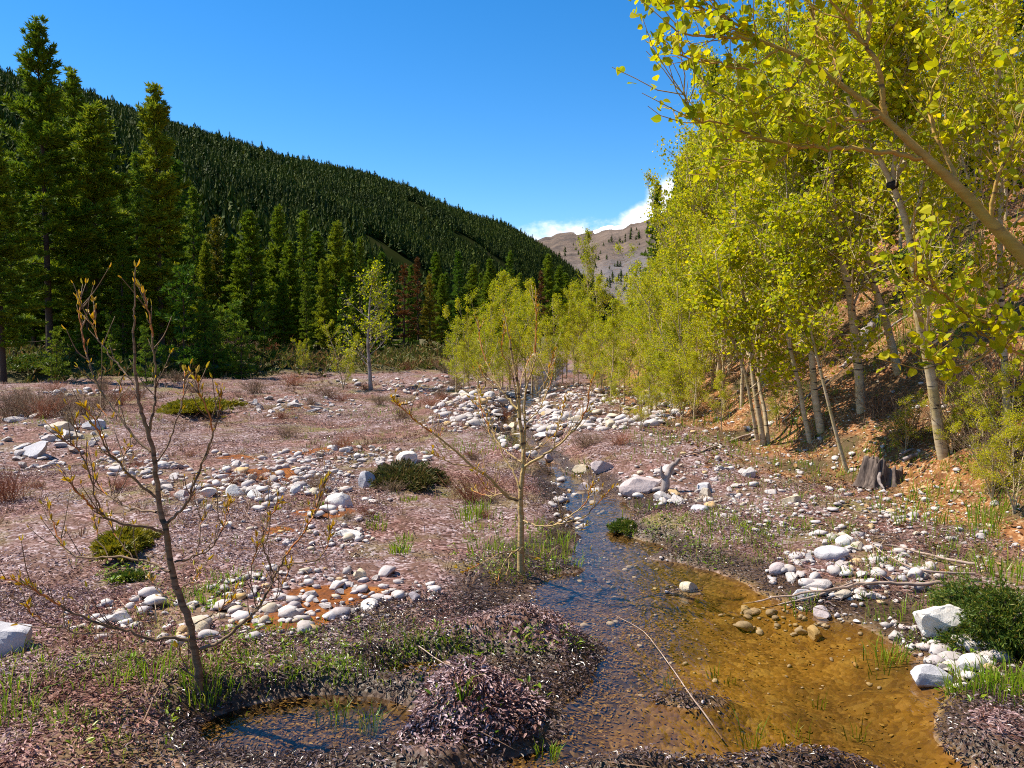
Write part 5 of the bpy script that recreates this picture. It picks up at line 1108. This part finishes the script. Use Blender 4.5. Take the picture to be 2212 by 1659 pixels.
# ------------------------------------------------------------------ shrubs
def twiggy(seed, h=.6, n=70, spread=.9, thick=.0035):
    rg = np.random.default_rng(seed); t = MB()
    for j in range(n):
        a = rg.uniform(0, 6.28); le = rg.uniform(.05, spread); L = h * rg.uniform(.5, 1.1); b = np.array([rg.normal(0, .08), rg.normal(0, .08), -.02]); d = np.array([cos(a) * le, sin(a) * le, 1.]); d /= np.linalg.norm(d)
        q = np.linspace(0, 1, 5)[:, None]; P = b + d * L * q + rg.normal(0, .025 * h, (5, 3)) * q; tube(t, P, np.linspace(thick, thick * .45, 5), 3, cap=False)
        for s_ in range(3):
            f = rg.uniform(.3, .9); p = b + d * L * f; d2 = d + rdir(1, rg)[0] * .7; L2 = L * rg.uniform(.2, .4); tube(t, np.stack([p, p + d2 * L2 * .5, p + d2 * L2 + [0, 0, .02]]), [thick * .6, thick * .5, thick * .35], 3, cap=False)
    return t
TW = [Kind('bare_shrub', [('twigs', twiggy(900 + j, .6, 80, 1.0), M['red_twig' if j % 2 == 0 else 'twig'], True)]) for j in range(4)]
def shrub(px, py, hpx, label, group=None, v=None, wide=1.2):
    p = G(px, py); s = hpx / F * p[1] / .6; return TW[v if v is not None else random.randrange(4)].place((p[0], p[1], p[2]), random.uniform(0, 6.28), (s * wide, s * wide, s), label, 'shrub', group)
shrub(1020, 1085, 66, 'wide leafless shrub of red brown twigs left of the central sapling foot', v=0, wide=1.5)
shrub(740, 972, 40, 'small leafless red brown shrub standing alone on the litter in mid field', v=2)
shrub(1265, 965, 34, 'bushy dry shrub by the stream behind the red tipped sapling', v=1, wide=2.2)
shrub(550, 850, 36, 'dry tan shrub beside the white heap beyond the golden juniper', v=1, wide=1.6)
shrub(620, 945, 30, 'low dry shrub on the open litter between the juniper mats', v=3, wide=1.8)
shrub(15, 1085, 80, 'dark red shrub cut off by the picture edge below the stone pile', v=0)
for (px, py, h) in ((20, 905, 56), (60, 900, 60), (100, 902, 52), (140, 900, 54), (180, 895, 44), (220, 885, 40), (260, 875, 40), (40, 885, 50), (120, 885, 46), (300, 862, 34)):
    shrub(px, py, h, 'red brown leafless shrub in the dry thicket behind the stone pile', 'dry red thicket behind the stone pile', wide=1.5)
for (px, py, h) in ((390, 790, 36), (430, 785, 46), (470, 780, 44), (505, 775, 50), (540, 778, 34), (590, 772, 46), (360, 800, 30), (690, 790, 28), (880, 800, 26), (940, 795, 26), (960, 805, 26)):
    shrub(px, py, h, 'rusty leafless shrub on the low bank before the forest', 'rusty shrubs on the bank before the forest', wide=1.5)
for (px, py, h) in ((870, 905, 28), (560, 1035, 22), (500, 1045, 26), (820, 875, 24), (950, 860, 26), (1340, 960, 30), (1090, 905, 22)):
    shrub(px, py, h, 'low dry twig tuft on the open litter between the stone heaps', 'dry twig tufts between the stone heaps', wide=1.7)
scr = random.Random(5)
for j in range(34):
    px, py = scr.uniform(60, 1060), scr.uniform(830, 1130)
    if scr.random() < .4: py = scr.uniform(815, 880)
    p = G(px, py)
    if p[2] > -.02: shrub(px, py, scr.uniform(12, 30), 'low straggling scrub twigs scattered over the leaf covered flat', 'scrub scattered over the flat', wide=scr.uniform(1.4, 2.6))
for (px, py, h) in ((2080, 960, 120), (2130, 900, 130), (1960, 960, 90), (2190, 880, 140), (1900, 900, 80), (2060, 860, 100), (2140, 1010, 100)):
    shrub(px, py, h, 'tangle of bare grey brush around the big aspen with burl', 'bare brush around the burl aspen', v=random.choice([1, 3]), wide=1.2)

def juniper(seed, rx, ry, h, n, tuftL=.05):
    """sprawling branches that arch out from the middle, each with sprays of scale leaves"""
    rg = np.random.default_rng(seed); fo = MB(); br = MB(); nb = 34; C = []; D = []
    for j in range(nb):
        a = rg.uniform(0, 6.28); le = rg.uniform(.25, 1.12); hh = h * rg.uniform(.30, 1.05) * (1.15 - .45 * le); o_ = np.array([rg.normal(0, .18 * rx), rg.normal(0, .18 * ry), 0])
        e_ = np.array([cos(a) * rx * le, sin(a) * ry * le, hh * rg.uniform(.25, .8)]); P = smoothline(np.array([o_, o_ * .6 + e_ * .5 + [0, 0, hh * .55], e_ + o_ * .3]), 6); tube(br, P, np.linspace(.012, .003, len(P)), 4, cap=False)
        m = int(n / nb * (.5 + le)); t = rg.random(m) ** .8; k = np.clip((t * (len(P) - 1)).astype(int), 0, len(P) - 2); f = (t * (len(P) - 1) - k)[:, None]; W = P[k] * (1 - f) + P[k + 1] * f
        sp_ = .16 * (1 - .55 * t)[:, None]; W = W + rg.normal(0, 1, (m, 3)) * np.array([rx, ry, h * .8]) * sp_; W[:, 2] = np.abs(W[:, 2]); C.append(W); dd = P[k + 1] - P[k]; dd /= np.linalg.norm(dd, axis=1, keepdims=True) + 1e-9; D.append(dd + [0, 0, .5])
    tufts(fo, np.concatenate(C), np.concatenate(D), tuftL, 6, rg, w=.22, spread=.8)
    return br, fo
def jplant(px, py, wpx, hpx, depth, label, mat, seed, n, name='juniper_bush', tl=.05):
    p = G(px, py); rx = wpx / F * p[1] / 2; h = hpx / F * p[1]; br, fo = juniper(seed, rx, depth, h, n, tl); e = empty(name, (p[0], p[1], p[2] - .02)); tag(e, label, 'juniper')
    br.build('stems', M['twig'], e, True); fo.build('foliage', M[mat], e, False); return e
jplant(425, 888, 175, 30, .8, 'low golden green juniper mat among stones in the mid field', 'juniper_gold', 31, 2600, tl=.09)
jplant(875, 1040, 165, 40, .5, 'dark brownish green juniper mat beside the upright grey boulder', 'juniper_brown', 32, 3200, tl=.06)
jplant(272, 1182, 125, 42, .3, 'rounded golden juniper bush behind the trunk of the budding sapling', 'juniper_gold', 33, 2400, tl=.05)
jplant(2165, 1392, 260, 150, .5, 'thick dark green juniper bush beside the cream boulder', 'juniper', 34, 9000, tl=.028)
jplant(1352, 1142, 72, 26, .2, 'small mossy green clump on a bar in the stream', 'juniper', 35, 1100, tl=.03)
jplant(1990, 600, 150, 80, 1.2, 'dark green juniper growing high on the slope behind the burl aspen', 'juniper', 36, 2400, tl=.08)
jplant(80, 800, 180, 40, 1.6, 'dark mossy undergrowth mound at the foot of the tallest pine', 'juniper', 37, 1800, tl=.14)
jplant(280, 1248, 70, 22, .18, 'flat green creeping bush just under the golden juniper', 'juniper', 38, 700, tl=.035)

# brush and saplings too dense to tell apart at the foot of the forest
ug = MB(); n = 14000; x = rng.uniform(-34, -1, n); e0 = 27.5 + .28 * np.clip(x + 20, 0, None); y = e0 + rng.uniform(-1.5, 16, n) ** 1.0; k = (fbm(x / 2.2, y / 2.2, 3, 99) > .45) & (x / y > -.75); x, y = x[k], y[k]; z = H(x, y); m = len(x)
hgt = .7 * ss(.42, .7, fbm(x / 2.2, y / 2.2, 3, 99)) * rng.uniform(0, 1, m) + .03
tufts(ug, np.stack([x, y, z + hgt], -1), np.tile([0, 0, .8], (m, 1)), .26, 5, np.random.default_rng(4), w=.2, spread=.8)
M['brush'] = leaf_mat('brush', [(0, (.05, .075, .012)), (.4, (.10, .12, .014)), (.7, (.17, .14, .03)), (.9, (.24, .12, .04)), (1, (.30, .20, .09))], .25, .6, .2)
tag(ug.build('undergrowth', M['brush'], None, False), 'low dark brush covering the ground at the foot of the forest', 'undergrowth', None, 'stuff')

# ------------------------------------------------------------------ dead wood
def stick(name, pts, r0, r1, label, cat, mat='stick', lift=.015, zs=None, group=None):
    P = [];
    for k, (px, py) in enumerate(pts):
        g_ = G(px, py); g_[2] += lift + (zs[k] if zs else 0); P.append(g_)
    P = np.array(P); base = P[0].copy(); P = smoothline(P - base, 4, r0 * .25); m = MB(); tube(m, P, np.linspace(r0, r1, len(P)), 7); o = m.build(name, M[mat], None, True); o.location = base; return tag(o, label, cat, group)
S_ = 'fallen branch'
stick('fallen_branch', [(1632, 935), (1580, 955), (1530, 972), (1470, 988)], .022, .007, 'long pale fallen branch pointing from the aspen clump down to the stones', S_)
stick('fallen_branch', [(2045, 1276), (1960, 1278), (1875, 1277), (1780, 1292), (1690, 1306), (1605, 1320)], .014, .004, 'thickest of the crossing grey sticks over the white stone patch', S_, lift=.05)
stick('fallen_branch', [(1840, 1272), (1770, 1298), (1720, 1310), (1680, 1320)], .008, .003, 'short forked stick crossing under the thickest grey stick', S_, lift=.04)
stick('fallen_branch', [(2105, 1255), (2000, 1250), (1940, 1228), (1880, 1190)], .009, .004, 'curved grey stick running from the juniper bush up the stone patch', S_, lift=.05)
stick('fallen_branch', [(2110, 1230), (2030, 1216), (1940, 1192), (1880, 1186)], .012, .004, 'straight grey stick lying highest on the stone patch', S_, lift=.04)
stick('fallen_branch', [(1560, 1610), (1500, 1540), (1440, 1460), (1390, 1390), (1330, 1350)], .004, .0015, 'thin bleached stalk leaning out over the pool', 'stalk', lift=.03, zs=[0, .03, .05, .04, .03])
stick('fallen_branch', [(310, 1580), (350, 1490), (390, 1420)], .004, .0015, 'pale dry reed lying across the litter under the budding sapling', 'stalk', mat='straw', lift=.04)
stick('fallen_branch', [(905, 1300 + 115), (980, 1465), (1060, 1440)], .003, .0015, 'thin dry twig on the back of the litter mound', 'stalk', lift=.05)
stick('fallen_log', [(1850, 760), (1880, 720), (1905, 690)], .09, .07, 'short grey weathered log lying on the orange slope behind the aspens', 'log', 'dead_wood', .06)
stick('fallen_log', [(1820, 800), (1900, 730), (1960, 690)], .03, .015, 'slim dead branch leaning down the slope under the weathered log', S_, 'dead_wood', .05)
stick('fallen_branch', [(1790, 830), (1740, 870), (1690, 920)], .018, .008, 'bundle like dead branch behind the thin aspen stems', S_, 'dead_wood', .06)
stick('fallen_log', [(385, 778), (372, 770), (362, 760)], .12, .09, 'pale broken log end on the low bank by the forest', 'log', 'dead_wood', .1)
# driftwood snag beside the long boulder
P0 = G(1434, 1062); m = MB()
tube(m, smoothline(np.array([[0, 0, -.02], [.02, 0, .12], [.06, .02, .22], [.13, .02, .30], [.16, 0, .34]]), 4, .006), np.linspace(.05, .018, 17), 8); tube(m, smoothline(np.array([[.03, 0, .12], [-.03, -.02, .20], [-.04, -.03, .27]]), 4, .004), np.linspace(.03, .008, 9), 6); tube(m, smoothline(np.array([[.0, 0, .02], [-.10, .02, .02], [-.18, .03, -.01]]), 4, .004), np.linspace(.035, .012, 9), 6)
o = m.build('driftwood', M['dead_wood'], None, True); o.location = P0; tag(o, 'dark weathered driftwood snag standing against the long sloping boulder', 'driftwood')
# weathered stump with roots
P0 = G(1915, 1035); e = empty('tree_stump', P0, .3, .85); tag(e, 'weathered grey tree stump arching out of the bank with twisted roots', 'stump')
n = 72; th = np.linspace(0, 2 * pi, n, endpoint=False); rows = []
rim = .20 + .10 * (fbm(np.cos(th) * 2.2 + 5, np.sin(th) * 2.2, 3, 6) - .5) * 2 + .07 * (vn2(th * 9, 0 * th, 8) - .5) - .09 * np.cos(th)
def ring(rr_, zz_, wob):
    rad = .22 * rr_ * (1 + wob * (.10 * np.sin(th * 7 + 1) + .07 * np.sin(th * 16) + .05 * np.sin(th * 27 + 2)))
    rows.append(np.stack([np.cos(th) * rad * 1.3 + .05 * zz_, np.sin(th) * rad, zz_ * np.ones(n)], -1))
for k in np.linspace(0, 1, 12): ring(1.35 - .42 * k ** .6, -.08 + (rim + .08) * k, 1.)
for k in (0., .3, .6, 1.): ring(.80 - .22 * k, rim * (1 - k) + .03 * k - .01, .6)
V = np.concatenate(rows + [np.array([[0, 0, .02]])]); m = MB(); nr = len(rows)
q = [(l * n + j, l * n + (j + 1) % n, (l + 1) * n + (j + 1) % n, (l + 1) * n + j) for l in range(nr - 1) for j in range(n)]
m.add(V, [np.array(q), np.array([((nr - 1) * n + j, (nr - 1) * n + (j + 1) % n, nr * n) for j in range(n)])]); m.build('stump_body', M['stump_wood'], e, True)
for pts, r in (([(.15, -.1, .25), (.4, -.12, .33), (.65, -.05, .27), (.8, 0, .1)], .03), ([(.2, -.15, .2), (.45, -.2, .18), (.75, -.15, .2)], .022), ([(.1, -.2, .1), (.4, -.28, .06), (.7, -.3, .1)], .02), ([(-.2, -.1, .15), (-.28, -.2, .02), (-.3, -.3, -.05)], .03), ([(.2, .0, .3), (.5, .05, .36), (.75, .1, .25)], .02)):
    m = MB(); Q = smoothline(np.array(pts), 4, .006); tube(m, Q, np.linspace(r, r * .4, len(Q)), 6); m.build('root', M['dead_wood'], e, True)

# ------------------------------------------------------------------ light, sky, camera
SUN_AZ, SUN_EL = R(-76), R(55)
sd = np.array([sin(SUN_AZ) * cos(SUN_EL), cos(SUN_AZ) * cos(SUN_EL), sin(SUN_EL)])
L = bpy.data.lights.new('sun', 'SUN'); L.energy = 5.0; L.angle = R(.53); L.color = (1, .93, .80)
so = bpy.data.objects.new('sun', L); COL.objects.link(so)
import mathutils
so.rotation_euler = mathutils.Vector(sd.tolist()).to_track_quat('Z', 'Y').to_euler(); so.location = (0, 0, 60)
w = bpy.data.worlds.new('World'); scene.world = w; w.use_nodes = True; nt = w.node_tree; nt.nodes.clear()
out = nt.nodes.new('ShaderNodeOutputWorld'); bg = nt.nodes.new('ShaderNodeBackground'); bg.inputs[1].default_value = .115; nt.links.new(bg.outputs[0], out.inputs[0])
sky = nt.nodes.new('ShaderNodeTexSky'); sky.sky_type = 'NISHITA'; sky.sun_disc = False; sky.sun_elevation = SUN_EL; sky.sun_rotation = SUN_AZ % (2 * pi); sky.altitude = 1600; sky.air_density = 1.0; sky.dust_density = .3; sky.ozone_density = 3.0
hs = nt.nodes.new('ShaderNodeHueSaturation'); hs.inputs['Saturation'].default_value = 1.36; nt.links.new(sky.outputs[0], hs.inputs['Color'])
# cumulus low over the end of the valley, laid out by direction
tc = nt.nodes.new('ShaderNodeTexCoord'); sx = nt.nodes.new('ShaderNodeSeparateXYZ'); nt.links.new(tc.outputs['Generated'], sx.inputs[0])
yy_ = mth(nt, 'MAXIMUM', sx.outputs[1], .05); u = mth(nt, 'DIVIDE', sx.outputs[0], yy_); v = mth(nt, 'DIVIDE', sx.outputs[2], yy_)
cxyz = nt.nodes.new('ShaderNodeCombineXYZ'); nt.links.new(u, cxyz.inputs[0]); nt.links.new(mth(nt, 'MULTIPLY', v, 1.5), cxyz.inputs[1])
nz = noise(nt, cxyz.outputs[0], 22., 7, .58); nz2 = noise(nt, cxyz.outputs[0], 9., 3, .5)
top = mth(nt, 'ADD', mth(nt, 'MULTIPLY', ramp(nt, u, [(.125, (0, 0, 0)), (.185, (1, 1, 1))]), .060), .100)
top = mth(nt, 'ADD', top, mth(nt, 'MULTIPLY', nz, .060))
cm = nt.nodes.new('ShaderNodeMapRange'); cm.interpolation_type = 'SMOOTHSTEP'; nt.links.new(mth(nt, 'SUBTRACT', top, v), cm.inputs[0]); cm.inputs[1].default_value = -.006; cm.inputs[2].default_value = .018
msk = mth(nt, 'MULTIPLY', cm.outputs[0], ramp(nt, u, [(.0, (0, 0, 0)), (.025, (1, 1, 1)), (.45, (1, 1, 1)), (.6, (0, 0, 0))]), clamp=True)
msk = mth(nt, 'MULTIPLY', msk, .95); msk = mth(nt, 'MULTIPLY', msk, mth(nt, 'GREATER_THAN', sx.outputs[1], .05))
cc = mix(nt, ramp(nt, nz, [(.35, (0, 0, 0)), (.62, (1, 1, 1))]), (5.6, 6.0, 6.9), (7.6, 7.6, 7.8))
nt.links.new(mix(nt, msk, hs.outputs[0], cc), bg.inputs[0])

cam = bpy.data.cameras.new('camera'); cam.sensor_width = 36; cam.lens = 36 * F / 2212.; cam.clip_end = 20000; cam.clip_start = .05
co = bpy.data.objects.new('camera', cam); COL.objects.link(co); co.location = (0, 0, CAMZ); co.rotation_euler = (pi / 2 - PITCH, 0, 0); scene.camera = co
scene.view_settings.view_transform = 'Standard'; scene.view_settings.look = 'None'; scene.view_settings.exposure = .8; scene.view_settings.gamma = 1
scene.render.engine = 'CYCLES'; c = scene.cycles
c.max_bounces = 6; c.diffuse_bounces = 3; c.glossy_bounces = 2; c.transmission_bounces = 3; c.transparent_max_bounces = 6; c.caustics_reflective = False; c.caustics_refractive = False
c.use_denoising = False; c.filter_width = 1.05; c.sample_clamp_direct = 12; c.sample_clamp_indirect = 6; c.use_adaptive_sampling = False
print('rocks', count_rock, 'objects', len(bpy.data.objects))
